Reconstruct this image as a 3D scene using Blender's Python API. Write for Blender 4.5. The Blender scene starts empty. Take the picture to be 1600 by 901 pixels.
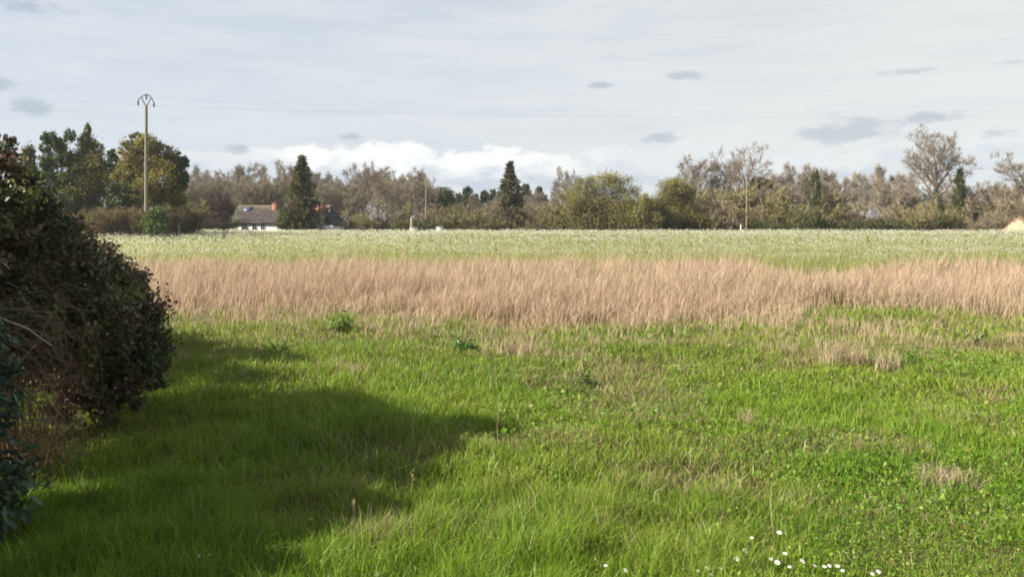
import bpy, math, random
import numpy as np
from mathutils import Vector

S = bpy.context.scene
COL = S.collection
PI = math.pi

# ------------------------------------------------------------------ camera
F = 1200.0                                   # focal length in photograph pixels (1600 wide)
CZ = 2.5                                     # eye height
HY = 348.0                                   # row of the horizon in the photograph
cam_d = bpy.data.cameras.new('camera')
cam_d.sensor_width = 36.0
cam_d.lens = 36.0 * F / 1600.0
cam_d.shift_y = -(450.5 - HY) / 1600.0
cam_d.clip_start = 0.1
cam_d.clip_end = 6000
cam = bpy.data.objects.new('camera', cam_d)
cam.location = (0, 0, CZ)
cam.rotation_euler = (math.radians(90), 0, 0)
COL.objects.link(cam)
S.camera = cam
S.view_settings.view_transform = 'Standard'
S.view_settings.look = 'None'
S.view_settings.gamma = 1.0
S.view_settings.exposure = 1.35
S.cycles.filter_width = 1.85
S.cycles.max_bounces = 5
S.cycles.diffuse_bounces = 3
S.cycles.transmission_bounces = 3
S.cycles.transparent_max_bounces = 4
S.cycles.caustics_reflective = False
S.cycles.caustics_refractive = False

# ------------------------------------------------------------------ light
SUN_EL = math.radians(31)
LDIR = Vector((0.95, 0.27, 0)).normalized() * math.cos(SUN_EL) + Vector((0, 0, -math.sin(SUN_EL)))
sun_d = bpy.data.lights.new('sun', 'SUN')
sun_d.energy = 5.0
sun_d.angle = math.radians(0.5)
sun_d.color = (1.0, 0.91, 0.78)
sun = bpy.data.objects.new('sun', sun_d)
sun.rotation_euler = LDIR.to_track_quat('-Z', 'Y').to_euler()
sun.location = (-40, -15, 40)
COL.objects.link(sun)

W = bpy.data.worlds.new('World')
S.world = W
W.use_nodes = True
nt = W.node_tree
nt.nodes.clear()


class NB:
    """small helper that chains shader nodes"""
    def __init__(self, tree): self.t = tree
    def n(self, kind, **kw):
        nd = self.t.nodes.new(kind)
        for k, v in kw.items(): setattr(nd, k, v)
        return nd
    def put(self, sock, v):
        if hasattr(v, 'is_output'): self.t.links.new(v, sock)
        elif v is not None: sock.default_value = v
    def m(self, op, a, b=None, c=None, clamp=False):
        nd = self.n('ShaderNodeMath', operation=op, use_clamp=clamp)
        for s, v in zip(nd.inputs, (a, b, c)): self.put(s, v)
        return nd.outputs[0]
    def vm(self, op, a, b=None):
        nd = self.n('ShaderNodeVectorMath', operation=op)
        self.put(nd.inputs[0], a)
        if b is not None: self.put(nd.inputs[1], b)
        return nd.outputs['Value'] if op in ('LENGTH', 'DOT_PRODUCT') else nd.outputs[0]
    def step(self, v, a, b):
        nd = self.n('ShaderNodeMapRange', interpolation_type='SMOOTHSTEP')
        self.put(nd.inputs[0], v)
        nd.inputs[1].default_value = a; nd.inputs[2].default_value = b
        return nd.outputs[0]
    def mix(self, f, a, b):
        nd = self.n('ShaderNodeMix', data_type='RGBA')
        self.put(nd.inputs[0], f)
        for s, v in ((nd.inputs[6], a), (nd.inputs[7], b)):
            if isinstance(v, tuple): v = (*v, 1.0)
            self.put(s, v)
        return nd.outputs[2]
    def noise(self, vec, scale, detail=4, rough=0.55):
        nd = self.n('ShaderNodeTexNoise')
        self.put(nd.inputs['Vector'], vec)
        nd.inputs['Scale'].default_value = scale
        nd.inputs['Detail'].default_value = detail
        nd.inputs['Roughness'].default_value = rough
        return nd.outputs['Fac']


B = NB(nt)
tc = B.n('ShaderNodeTexCoord')
sep = B.n('ShaderNodeSeparateXYZ')
nt.links.new(tc.outputs['Generated'], sep.inputs[0])
az = B.m('ARCTAN2', sep.outputs[0], sep.outputs[1])
el = B.m('ARCSINE', sep.outputs[2])
comb = B.n('ShaderNodeCombineXYZ')
nt.links.new(az, comb.inputs[0]); nt.links.new(el, comb.inputs[1])
AE = comb.outputs[0]
stretched = B.vm('MULTIPLY', AE, (1.0, 6.0, 1.0))
puffy = B.vm('MULTIPLY', AE, (1.0, 1.9, 1.0))


def ae(px, py):
    x = (px - 800.0) / F
    return math.atan(x), math.atan((HY - py) / F / math.sqrt(1 + x * x))


def blob_field(blobs):
    out = None
    for px, py, hw, hh in blobs:
        a, e = ae(px, py)
        ca = math.cos(a)
        v = B.vm('MULTIPLY', B.vm('SUBTRACT', AE, (a, e, 0)), (F / (hw * ca * ca), F / (hh * ca), 0))
        f = B.m('SUBTRACT', 1.0, B.vm('LENGTH', v))
        out = f if out is None else B.m('MAXIMUM', out, f)
    return out


K = 0.437                                      # 1 / 2**exposure
def sk(r, g, b): return (r * K, g * K, b * K)

# high veil: bluish grey to the left, paler and warmer to the right, slightly deeper higher up
right = B.step(sep.outputs[0], -0.6, 0.6)
veil = B.mix(right, sk(0.60, 0.655, 0.725), sk(0.715, 0.735, 0.735))
veil = B.mix(B.step(el, 0.13, 0.34), veil, B.mix(right, sk(0.505, 0.585, 0.675), sk(0.665, 0.69, 0.69)))
veil = B.mix(B.step(el, 0.09, 0.0), veil, sk(0.63, 0.69, 0.77))
streak = B.step(B.noise(stretched, 5.0, 6, 0.6), 0.32, 0.68)
veil = B.mix(B.m('MULTIPLY', streak, 0.8), veil, B.mix(right, sk(0.675, 0.71, 0.75), sk(0.76, 0.77, 0.75)))
fine = B.step(B.noise(B.vm('MULTIPLY', AE, (1.0, 22.0, 1.0)), 3.0, 5, 0.55), 0.45, 0.75)
veil = B.mix(B.m('MULTIPLY', fine, 0.32), veil, sk(0.56, 0.60, 0.65))

# bank of cumulus low over the trees
cum = blob_field([(470, 246, 70, 26), (600, 258, 125, 44), (640, 246, 60, 30), (770, 266, 150, 46), (770, 252, 70, 30),
                  (870, 270, 110, 36), (985, 262, 120, 44), (1080, 256, 110, 44), (1160, 262, 120, 40), (1280, 258, 120, 40), (1440, 256, 140, 42), (350, 250, 110, 24), (1210, 268, 150, 30),
                  (1360, 262, 120, 24), (1540, 252, 120, 44), (1700, 262, 160, 34), (180, 262, 160, 26), (-80, 262, 200, 30)])
cn = B.noise(puffy, 26.0, 7, 0.6)
cmask = B.step(B.m('ADD', cum, B.m('MULTIPLY', B.m('SUBTRACT', cn, 0.5), 1.7)), 0.12, 0.42)
lit = B.m('ADD', B.m('MULTIPLY', B.m('SUBTRACT', el, 0.052), 22.0), B.m('MULTIPLY', B.m('SUBTRACT', B.noise(puffy, 17.0, 6, 0.55), 0.5), 3.0))
lit = B.step(lit, -0.3, 0.7)
strong = B.m('MULTIPLY', B.step(az, -0.36, -0.26), B.step(az, 0.16, 0.02))   # the sunlit heap in the middle of the bank
ccol_hi = B.mix(strong, sk(0.755, 0.775, 0.795), sk(0.93, 0.935, 0.925))
ccol = B.mix(lit, sk(0.53, 0.585, 0.675), ccol_hi)
skyc = B.mix(B.m('MULTIPLY', cmask, B.m('ADD', 0.74, B.m('MULTIPLY', strong, 0.22))), veil, ccol)

# small grey scraps of cloud
wisp = blob_field([(45, 8, 105, 19), (0, 128, 36, 17), (48, 164, 48, 21), (1325, 204, 135, 30), (1370, 209, 95, 17),
                   (1465, 185, 85, 13), (1560, 208, 50, 13), (1070, 117, 52, 12), (935, 133, 30, 8), (1032, 214, 40, 13),
                   (1576, 97, 36, 8), (550, 213, 24, 9), (378, 232, 32, 9), (1420, 112, 60, 7), (1780, 150, 90, 18),
                   (-200, 90, 120, 22), (330, -120, 160, 30), (1200, -160, 200, 34), (2200, 120, 160, 26), (-600, 60, 180, 26)])
wn = B.noise(B.vm('MULTIPLY', AE, (1.0, 2.2, 1.0)), 24.0, 7, 0.62)
wmask = B.step(B.m('ADD', wisp, B.m('MULTIPLY', B.m('SUBTRACT', wn, 0.5), 2.9)), 0.12, 0.9)
skyc = B.mix(B.m('MULTIPLY', wmask, 0.64), skyc, B.mix(right, sk(0.36, 0.425, 0.50), sk(0.42, 0.46, 0.53)))

nish = B.n('ShaderNodeTexSky', sky_type='NISHITA', sun_disc=False, sun_elevation=SUN_EL,
           sun_rotation=math.atan2(-LDIR.x, -LDIR.y))
bg1 = B.n('ShaderNodeBackground'); bg1.inputs[1].default_value = 0.07
nt.links.new(nish.outputs[0], bg1.inputs[0])
bg2 = B.n('ShaderNodeBackground'); bg2.inputs[1].default_value = 1.0
nt.links.new(skyc, bg2.inputs[0])
cover = B.m('SUBTRACT', 0.93, B.m('MULTIPLY', B.step(el, 0.25, 1.3), 0.40))
ms = B.n('ShaderNodeMixShader')
nt.links.new(cover, ms.inputs[0]); nt.links.new(bg1.outputs[0], ms.inputs[1]); nt.links.new(bg2.outputs[0], ms.inputs[2])
wo = B.n('ShaderNodeOutputWorld')
nt.links.new(ms.outputs[0], wo.inputs[0])

# ------------------------------------------------------------------ helpers
def X(px, d): return (px - 800.0) / F * d
def Z(py, d): return CZ + (HY - py) / F * d


def vnoise(x, y, scale, seed=0):
    """value noise 0..1 on arrays"""
    x = np.asarray(x, float) / scale; y = np.asarray(y, float) / scale
    xi = np.floor(x).astype(np.int64); yi = np.floor(y).astype(np.int64)
    fx = x - xi; fy = y - yi
    fx = fx * fx * (3 - 2 * fx); fy = fy * fy * (3 - 2 * fy)
    def h(i, j):
        v = np.sin(i * 127.1 + j * 311.7 + seed * 74.7) * 43758.5453
        return v - np.floor(v)
    return (h(xi, yi) * (1 - fx) + h(xi + 1, yi) * fx) * (1 - fy) + (h(xi, yi + 1) * (1 - fx) + h(xi + 1, yi + 1) * fx) * fy


def fbm(x, y, scale, seed=0):
    return 0.55 * vnoise(x, y, scale, seed) + 0.3 * vnoise(x, y, scale / 2.1, seed + 1) + 0.15 * vnoise(x, y, scale / 4.3, seed + 2)


def sstep(v, a, b):
    t = np.clip((np.asarray(v, float) - a) / (b - a), 0, 1)
    return t * t * (3 - 2 * t)


def gz(x, y):
    """height of the ground"""
    x = np.asarray(x, float); y = np.asarray(y, float)
    rise = 0.72 * sstep(y, 26, 108) - 0.5 * sstep(y, 109, 124)
    bumps = (fbm(x, y, 2.2, 5) - 0.5) * 0.24 * (1 - sstep(y, 20, 40)) + (fbm(x, y, 0.9, 9) - 0.5) * 0.05 * (1 - sstep(y, 14, 20))
    hills = 6.0 * sstep(y, 300, 1500) * vnoise(x, y, 400, 3)
    return rise + bumps * sstep(y, 2, 4.5) + hills


def g1(x, y): return float(gz(np.array([x]), np.array([y]))[0])


def mat(name, rough=0.7, transl=0.0, spec=0.25, grain=0.25, gscale=6.0, color=None):
    """colour from the 'col' attribute (or a plain colour) with a procedural grain"""
    m = bpy.data.materials.new(name)
    m.use_nodes = True
    t = m.node_tree
    b = NB(t)
    bsdf = t.nodes['Principled BSDF']
    bsdf.inputs['Roughness'].default_value = rough
    bsdf.inputs['Specular IOR Level'].default_value = spec
    if color is None:
        a = b.n('ShaderNodeAttribute', attribute_name='col'); src = a.outputs['Color']
    else:
        r = b.n('ShaderNodeRGB'); r.outputs[0].default_value = (*color, 1); src = r.outputs[0]
    co = b.n('ShaderNodeTexCoord')
    nz = b.noise(co.outputs['Object'], gscale, 5, 0.6)
    f = b.m('ADD', 1.0 - grain, b.m('MULTIPLY', nz, 2 * grain))
    c = b.vm('MULTIPLY', src, (1, 1, 1))
    nd = b.n('ShaderNodeVectorMath', operation='SCALE')
    t.links.new(c, nd.inputs[0]); t.links.new(f, nd.inputs['Scale'])
    c = nd.outputs[0]
    t.links.new(c, bsdf.inputs['Base Color'])
    if transl > 0:
        tr = b.n('ShaderNodeBsdfTranslucent')
        t.links.new(c, tr.inputs[0])
        mx = b.n('ShaderNodeMixShader'); mx.inputs[0].default_value = transl
        t.links.new(bsdf.outputs[0], mx.inputs[1]); t.links.new(tr.outputs[0], mx.inputs[2])
        t.links.new(mx.outputs[0], t.nodes['Material Output'].inputs[0])
    return m


M_GRASS = mat('grass_blade', 0.5, 0.38, 0.3, 0.1, 3.0)
M_DRY = mat('dry_straw', 0.65, 0.42, 0.25, 0.1, 3.0)
M_CROP = mat('crop_leaf', 0.6, 0.6, 0.2, 0.1, 3.0)
M_LEAF = mat('leaf', 0.42, 0.25, 0.38, 0.15, 2.0)
M_NEEDLE = mat('needle', 0.7, 0.25, 0.15, 0.2, 1.0)
M_BARK = mat('bark', 0.9, 0.0, 0.1, 0.3, 4.0)
M_TWIG = mat('twig', 0.85, 0.0, 0.1, 0.2, 2.0)
M_SOIL = mat('meadow_soil', 0.95, 0.0, 0.05, 0.35, 9.0)
M_PETAL = mat('petal', 0.6, 0.25, 0.2, 0.05, 20.0)


def tri_mesh(name, V, T, C=None):
    """mesh from arrays of vertices, triangles (or quads) and vertex colours"""
    V = np.ascontiguousarray(V, np.float32); T = np.ascontiguousarray(T, np.int32)
    me = bpy.data.meshes.new(name)
    n, k = T.shape
    me.vertices.add(len(V)); me.vertices.foreach_set('co', V.ravel())
    me.loops.add(n * k); me.loops.foreach_set('vertex_index', T.ravel())
    me.polygons.add(n)
    me.polygons.foreach_set('loop_start', np.arange(0, n * k, k, dtype=np.int32))
    me.update(calc_edges=True)
    if C is not None:
        at = me.color_attributes.new('col', 'FLOAT_COLOR', 'POINT')
        C4 = np.ones((len(V), 4), np.float32); C4[:, :3] = C
        at.data.foreach_set('color', C4.ravel())
    return me


def link(name, me, m, parent=None, kind=None, label=None):
    o = bpy.data.objects.new(name, me)
    COL.objects.link(o)
    if m is not None and len(me.materials) == 0: me.materials.append(m)
    if parent is not None: o.parent = parent
    if kind: o['kind'] = kind
    if label: o['label'] = label
    return o


def tag(o, label, cat, group=None):
    o['label'] = label; o['category'] = cat
    if group: o['group'] = group
    return o


def thing(name, label, cat, loc=(0, 0, 0), rz=0.0, group=None, scale=1.0):
    o = bpy.data.objects.new(name, None)
    o.empty_display_size = 0.3
    COL.objects.link(o)
    o.location = loc; o.rotation_euler = (0, 0, rz)
    o.scale = (scale,) * 3 if not isinstance(scale, tuple) else scale
    return tag(o, label, cat, group)


def dup(root, loc, rz=0.0, scale=1.0, label=None, group=None):
    r = root.copy(); COL.objects.link(r)
    r.location = loc; r.rotation_euler = (0, 0, rz)
    r.scale = (scale,) * 3 if not isinstance(scale, tuple) else scale
    if label: r['label'] = label
    if group: r['group'] = group
    for ch in list(root.children):
        c = ch.copy(); COL.objects.link(c); c.parent = r
        for g in ch.children:
            d = g.copy(); COL.objects.link(d); d.parent = c
    return r


class Acc:
    """collects triangles"""
    def __init__(self): self.V = []; self.T = []; self.C = []; self.n = 0
    def add(self, V, T, C):
        V = np.asarray(V, float).reshape(-1, 3); T = np.asarray(T, int).reshape(-1, 3)
        C = np.broadcast_to(np.asarray(C, float), (len(V), 3)) if np.ndim(C) == 1 else np.asarray(C, float)
        self.V.append(V); self.T.append(T + self.n); self.C.append(C); self.n += len(V)
    def mesh(self, name): return tri_mesh(name, np.concatenate(self.V), np.concatenate(self.T), np.concatenate(self.C))
    def box(self, x0, x1, y0, y1, z0, z1, c):
        v = [(x, y, z) for z in (z0, z1) for y in (y0, y1) for x in (x0, x1)]
        q = [(0, 2, 3, 1), (4, 5, 7, 6), (0, 1, 5, 4), (2, 6, 7, 3), (0, 4, 6, 2), (1, 3, 7, 5)]
        self.add(v, [t for a, b, cc, d in q for t in ((a, b, cc), (a, cc, d))], c)
    def quad(self, a, b, c, d, col): self.add([a, b, c, d], [(0, 1, 2), (0, 2, 3)], col)


def segs(P0, P1, R0, R1, k=4):
    """tapered k-sided tubes between point pairs"""
    P0 = np.asarray(P0, float); P1 = np.asarray(P1, float); R0 = np.asarray(R0, float); R1 = np.asarray(R1, float)
    d = P1 - P0; L = np.linalg.norm(d, axis=1, keepdims=True); L[L == 0] = 1e-6
    d = d / L
    ref = np.where(np.abs(d[:, 2:3]) > 0.9, np.array([[1.0, 0, 0]]), np.array([[0, 0, 1.0]]))
    u = np.cross(d, ref); u /= np.linalg.norm(u, axis=1, keepdims=True)
    v = np.cross(d, u)
    n = len(P0)
    V = np.zeros((n, 2 * k, 3))
    for i in range(k):
        a = 2 * PI * i / k
        o = u * math.cos(a) + v * math.sin(a)
        V[:, i] = P0 + o * R0[:, None]
        V[:, k + i] = P1 + o * R1[:, None]
    t = []
    for i in range(k):
        j = (i + 1) % k
        t += [(i, j, k + j), (i, k + j, k + i)]
    T = (np.arange(n)[:, None, None] * 2 * k + np.array(t)[None]).reshape(-1, 3)
    return V.reshape(-1, 3), T


def tube(acc, pts, r0, r1, col, k=6):
    pts = np.asarray(pts, float); n = len(pts) - 1
    rr = np.linspace(r0, r1, n + 1)
    V, T = segs(pts[:-1], pts[1:], rr[:-1], rr[1:], k)
    acc.add(V, T, np.asarray(col, float))


def unit(rng, n):
    v = rng.normal(size=(n, 3)); return v / np.linalg.norm(v, axis=1, keepdims=True)


def leaves(rng, P, size, C, up=0.0, aspect=0.5, fold=0.15):
    """diamond leaves (two triangles) at points P"""
    n = len(P)
    size = np.broadcast_to(size, (n,))[:, None]
    d = unit(rng, n); d[:, 2] += up; d /= np.linalg.norm(d, axis=1, keepdims=True)
    r = unit(rng, n); s = np.cross(d, r); s /= np.linalg.norm(s, axis=1, keepdims=True) + 1e-9
    nn = np.cross(d, s)
    w = size * aspect * 0.5
    V = np.stack([P - d * size * 0.5, P + s * w + nn * w * fold, P + d * size * 0.5, P - s * w + nn * w * fold], 1)
    T = (np.arange(n)[:, None, None] * 4 + np.array([(0, 1, 2), (0, 2, 3)])[None]).reshape(-1, 3)
    return V.reshape(-1, 3), T, np.repeat(C, 4, axis=0)


def tris(rng, P, d, length, width, C):
    """single thin triangles (twigs, needle sprays) from P along d"""
    n = len(P)
    r = unit(rng, n); s = np.cross(d, r); s /= np.linalg.norm(s, axis=1, keepdims=True) + 1e-9
    w = np.broadcast_to(width, (n,))[:, None] * 0.5
    V = np.stack([P + s * w, P - s * w, P + d * np.broadcast_to(length, (n,))[:, None]], 1)
    T = np.arange(n * 3).reshape(-1, 3)
    return V.reshape(-1, 3), T, np.repeat(C, 3, axis=0)


def pal(rng, n, cols, weights=None, jit=0.15):
    cols = np.asarray(cols, float)
    i = rng.choice(len(cols), size=n, p=None if weights is None else np.asarray(weights) / np.sum(weights))
    return np.clip(cols[i] * (1 + rng.normal(size=(n, 1)) * jit) * (1 + rng.normal(size=(n, 3)) * jit * 0.25), 0.003, 1)


# ------------------------------------------------------------------ ground
def dry_mask(x, y):
    """how far tall straw coloured grass has taken over, 0..1"""
    x = np.asarray(x, float); y = np.asarray(y, float)
    px = x / np.maximum(y, 1) * F + 800
    nz = fbm(x, y, 3.4, 21); nf = fbm(x, y * 0.6, 1.1, 33)
    near = 18.9 - 3.6 * np.exp(-((x - 1.0) / 2.8) ** 2) - 1.2 * np.exp(-((x - 7.5) / 3.0) ** 2)
    near = near + (nz - 0.5) * 6.0 + (nf - 0.5) * 4.0
    far = 35.0 - 2.6 * sstep(x, 6, 14) + (fbm(x, y * 0.5, 4.0, 41) - 0.5) * 7.0
    m = sstep(y, near - 2.4, near + 4.2) * (1 - sstep(y, far - 1.0, far + 1.0))
    hole = np.exp(-(((x - 12.5) / 2.6) ** 2 + ((y - 29) / 3.0) ** 2)) + np.exp(-(((x - 9.0) / 1.7) ** 2 + ((y - 20.5) / 1.7) ** 2))
    return np.clip(m - 0.75 * hole, 0, 1)


def ground():
    ys = np.concatenate([[-30, -10, -3], np.arange(0, 24, 0.25), np.arange(24, 45, 1.0), np.arange(45, 130, 4.0),
                         [140, 170, 220, 300, 420, 600, 900]])
    us = np.concatenate([[-1, -0.6, -0.3, -0.12], np.linspace(-0.06, 0.06, 97), [0.12, 0.3, 0.6, 1]])
    xs = us * 250.0
    Xg, Yg = np.meshgrid(xs, ys)
    Xg = Xg * np.clip(Yg / 60.0, 1, 4.8)
    Zg = gz(Xg, Yg) - 0.0
    nx, ny = len(xs), len(ys)
    V = np.stack([Xg, Yg, Zg], -1).reshape(-1, 3)
    i = np.arange(nx - 1)[None] + np.arange(ny - 1)[:, None] * nx
    T = np.stack([i, i + 1, i + 1 + nx, i + nx], -1).reshape(-1, 4)
    x, y = V[:, 0], V[:, 1]
    n1 = fbm(x, y, 1.3, 61)[:, None]
    c = np.array([[0.050, 0.062, 0.018]]) * (1 - n1) + np.array([[0.085, 0.075, 0.032]]) * n1
    dm = dry_mask(x, y)[:, None]
    c = c * (1 - dm) + np.array([[0.17, 0.125, 0.07]]) * dm
    cr = sstep(y, 33, 36)[:, None]
    c = c * (1 - cr) + np.array([[0.075, 0.09, 0.03]]) * cr
    fr = sstep(y, 109, 112)[:, None]
    c = c * (1 - fr) + np.array([[0.07, 0.065, 0.03]]) * fr
    o = link('ground', tri_mesh('ground', V, T, c), M_SOIL, kind='structure')
    return o


ground()


# ------------------------------------------------------------------ grass
def frustum_points(rng, n, y0, y1, margin=1.3, power=1.0):
    """points spread evenly over the strip y0..y1 that the camera can see, with a margin at the sides"""
    y = []
    tot = 0
    while tot < n:
        c = rng.uniform(y0, y1, n)
        w = (c * 0.667 + margin) / (y1 * 0.667 + margin)
        keep = c[rng.uniform(size=n) < w]
        y.append(keep); tot += len(keep)
    y = np.concatenate(y)[:n]
    x = rng.uniform(-1, 1, n) * (y * 0.667 + margin)
    return x, y


def blades(rng, x, y, z, h, w, lean, C0, C1, az=None, segs3=True):
    """curved blades: 5 vertices, 3 triangles; colour runs C0 (base) to C1 (tip) in a blade"""
    n = len(x)
    a = rng.uniform(0, 2 * PI, n) if az is None else az
    f = rng.uniform(0, 2 * PI, n)
    D = np.stack([np.cos(a), np.sin(a), np.zeros(n)], 1)
    Sd = np.stack([np.cos(f), np.sin(f), np.zeros(n)], 1)
    P = np.stack([x, y, z - 0.02], 1)
    up = np.array([[0, 0, 1.0]])
    h_ = h[:, None]; l_ = lean[:, None]; w_ = w[:, None] * 0.5
    m = P + up * h_ * 0.55 + D * h_ * l_ * 0.28
    t = P + up * h_ * (1.0 - 0.35 * l_ * l_ * 0.6) + D * h_ * l_ * 0.95
    V = np.stack([P - Sd * w_, P + Sd * w_, m + Sd * w_ * 0.85, m - Sd * w_ * 0.85, t], 1).reshape(-1, 3)
    T = (np.arange(n)[:, None, None] * 5 + np.array([(0, 1, 2), (0, 2, 3), (3, 2, 4)])[None]).reshape(-1, 3)
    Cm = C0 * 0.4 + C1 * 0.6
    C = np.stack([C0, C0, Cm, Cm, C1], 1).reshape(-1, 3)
    return V, T, C


def green_colors(rng, x, y):
    n = len(x)
    hue = fbm(x, y, 1.7, 71) * 0.9 + 0.08 - 0.13 * (1 - sstep(y, 6.5, 9)) + rng.normal(size=n) * 0.13
    lush = np.array([0.112, 0.240, 0.016]); mid = np.array([0.188, 0.285, 0.024]); yel = np.array([0.27, 0.295, 0.055])
    t = np.clip(hue, 0, 1)[:, None]
    c = np.where(t < 0.5, lush + (mid - lush) * t * 2, mid + (yel - mid) * (t - 0.5) * 2)
    c = c * (1 + rng.normal(size=(n, 1)) * 0.16)
    deadp = 0.025 + (0.10 + 0.42 * sstep(y, 5.8, 7.8)) * sstep(x, -3.5, 0.5) * sstep(fbm(x * 0.6, y, 1.1, 83), 0.45, 0.72) + 0.25 * sstep(y, 11, 17)
    dead = rng.uniform(size=n) < deadp
    dc = pal(rng, n, [(0.30, 0.235, 0.12), (0.24, 0.17, 0.09), (0.36, 0.31, 0.18)])
    c[dead] = dc[dead]
    return np.clip(c, 0.004, 1)


def meadow():
    rng = np.random.default_rng(11)
    A = Acc()
    for y0, y1, n, w, hs in ((4.0, 7.2, 135000, 0.0058, 1.0), (7.2, 11, 112000, 0.0085, 1.0), (11, 16, 90000, 0.012, 1.0), (16, 24, 60000, 0.02, 1.0)):
        x, y = frustum_points(rng, n, y0, y1)
        dm = dry_mask(x, y)
        k = rng.uniform(size=n) > dm * 0.8
        x, y = x[k], y[k]; n = len(x)
        tuft = fbm(x, y, 1.5, 91); tuft2 = vnoise(x, y, 0.33, 95)
        # lush long grass in the lower left and along a band in front, short mixed sward in the middle
        lush = np.clip(np.exp(-((y - 6.4) / 1.3) ** 2) * sstep(x, 4.0, 1.0) + 1.1 * np.exp(-((x + 2.9) / 2.2) ** 2) * (1 - sstep(y, 9, 16)) , 0, 1)
        h = 0.055 + 0.10 * tuft * tuft2 * 2 + 0.11 * lush * (0.1 + 1.1 * tuft2 * tuft) + 0.05 * sstep(y, 13, 18)
        h *= np.exp(rng.normal(size=n) * 0.28)
        verge = sstep(x, 1.6, 3.0) * (1 - sstep(y, 5.9, 6.5))
        h *= 1 - 0.45 * verge
        lean = np.clip(np.abs(rng.normal(size=n)) * 0.5 + 0.15, 0, 1.3)
        aza = rng.uniform(0, 2 * PI, n)
        c = green_colors(rng, x, y)
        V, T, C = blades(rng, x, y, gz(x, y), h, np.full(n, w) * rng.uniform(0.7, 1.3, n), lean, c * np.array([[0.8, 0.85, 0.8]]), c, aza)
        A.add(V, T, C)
    link('meadow_grass', A.mesh('meadow_grass'), M_GRASS, kind='stuff')

    # broad leaved ground cover (clover and the like) between the blades
    A = Acc()
    for y0, y1, n, s in ((4.0, 8, 40000, 0.023), (6.5, 15, 70000, 0.035)):
        x, y = frustum_points(rng, n, y0, y1)
        k = rng.uniform(size=n) < 0.75 * sstep(fbm(x, y, 1.6, 101), 0.42, 0.70) * sstep(x, -2.5, 0.5)
        x, y = x[k], y[k]; n = len(x)
        P = np.stack([x, y, gz(x, y) + rng.uniform(0.03, 0.12, n)], 1)
        c = pal(rng, n, [(0.11, 0.21, 0.018), (0.155, 0.26, 0.025), (0.09, 0.17, 0.018), (0.20, 0.22, 0.045)])
        d = unit(rng, n); d[:, 2] *= 0.35
        V, T, C = leaves(rng, P, s * np.exp(rng.normal(size=n) * 0.35) * 0.95, c, 0.0, 0.72)
        A.add(V, T, C)
    link('clover', A.mesh('clover'), M_GRASS, kind='stuff')

    # thatch of thin pale dead stems lying in the sward
    A = Acc()
    n = 16000
    x, y = frustum_points(rng, n, 4.2, 18)
    k = rng.uniform(size=n) < 0.03 + 0.75 * (0.25 + 0.75 * sstep(y, 6, 9)) * sstep(fbm(x * 0.6, y, 1.1, 83), 0.42, 0.72)
    x, y = x[k], y[k]; n = len(x)
    c = pal(rng, n, [(0.40, 0.32, 0.19), (0.30, 0.21, 0.12), (0.46, 0.40, 0.27)])
    V, T, C = blades(rng, x, y, gz(x, y) + 0.03, rng.uniform(0.06, 0.2, n), 0.003 + 0.0006 * y, rng.uniform(0.5, 1.5, n), c, c)
    A.add(V, T, C)
    link('dead_thatch', A.mesh('dead_thatch'), M_DRY, kind='stuff')


def dry_grass():
    rng = np.random.default_rng(23)
    A = Acc()
    for y0, y1, n, w in ((13.0, 19, 70000, 0.009), (19, 26, 100000, 0.012), (26, 37, 100000, 0.018)):
        x, y = frustum_points(rng, n, y0, y1, 1.5)
        dm = dry_mask(x, y)
        cl = vnoise(x, y, 0.55, 131)
        k = rng.uniform(size=n) < np.maximum(dm ** 1.3 * (0.12 + 1.0 * cl), 0.34 * sstep(vnoise(x, y, 0.8, 137), 0.5, 0.85) * sstep(y, 13, 16.5) * sstep(fbm(x, y, 4.5, 139) + 0.02 * x, 0.42, 0.66))
        x, y = x[k], y[k]; n = len(x); cl = cl[k]
        dmk = dm[k]
        h = (0.24 + 0.48 * dmk + 0.55 * (fbm(x, y, 2.0, 141) - 0.5) + 0.16 * cl) * np.exp(rng.normal(size=n) * 0.24) * (0.58 + 0.42 * sstep(y + 3.0 * (fbm(x, y, 1.8, 149) - 0.5), 18.5, 25))
        lean = np.clip(np.abs(rng.normal(size=n)) * 0.36 + 0.05, 0, 1.2)
        aza = rng.normal(size=n) * 1.5 + 0.3
        pink = np.clip(fbm(x, y, 4.0, 151) + 0.25 * (dmk - 0.6) + rng.normal(size=n) * 0.12, 0, 1)[:, None]
        base = pal(rng, n, [(0.40, 0.315, 0.175), (0.33, 0.25, 0.14), (0.45, 0.37, 0.23)], None, 0.12)
        top = np.array([[0.465, 0.325, 0.25]]) * pink + np.array([[0.45, 0.36, 0.24]]) * (1 - pink)
        top = top * (1 + rng.normal(size=(n, 1)) * 0.14)
        grn = rng.uniform(size=n) < 0.06 + 0.3 * sstep(fbm(x, y * 0.7, 3.0, 155), 0.55, 0.75)
        base[grn] = pal(rng, n, [(0.16, 0.19, 0.06)])[grn]
        V, T, C = blades(rng, x, y, gz(x, y), h, np.full(n, w) * rng.uniform(0.6, 1.4, n), lean, base, top, aza)
        # the feathery head makes the upper half of a stalk the wider one
        V = V.reshape(-1, 5, 3)
        mid = (V[:, 2] + V[:, 3]) / 2
        V[:, 2] = mid + (V[:, 2] - mid) * 1.5; V[:, 3] = mid + (V[:, 3] - mid) * 1.5
        A.add(V.reshape(-1, 3), T, C)
    link('tall_dry_grass', A.mesh('tall_dry_grass'), M_DRY, kind='stuff')


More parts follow.
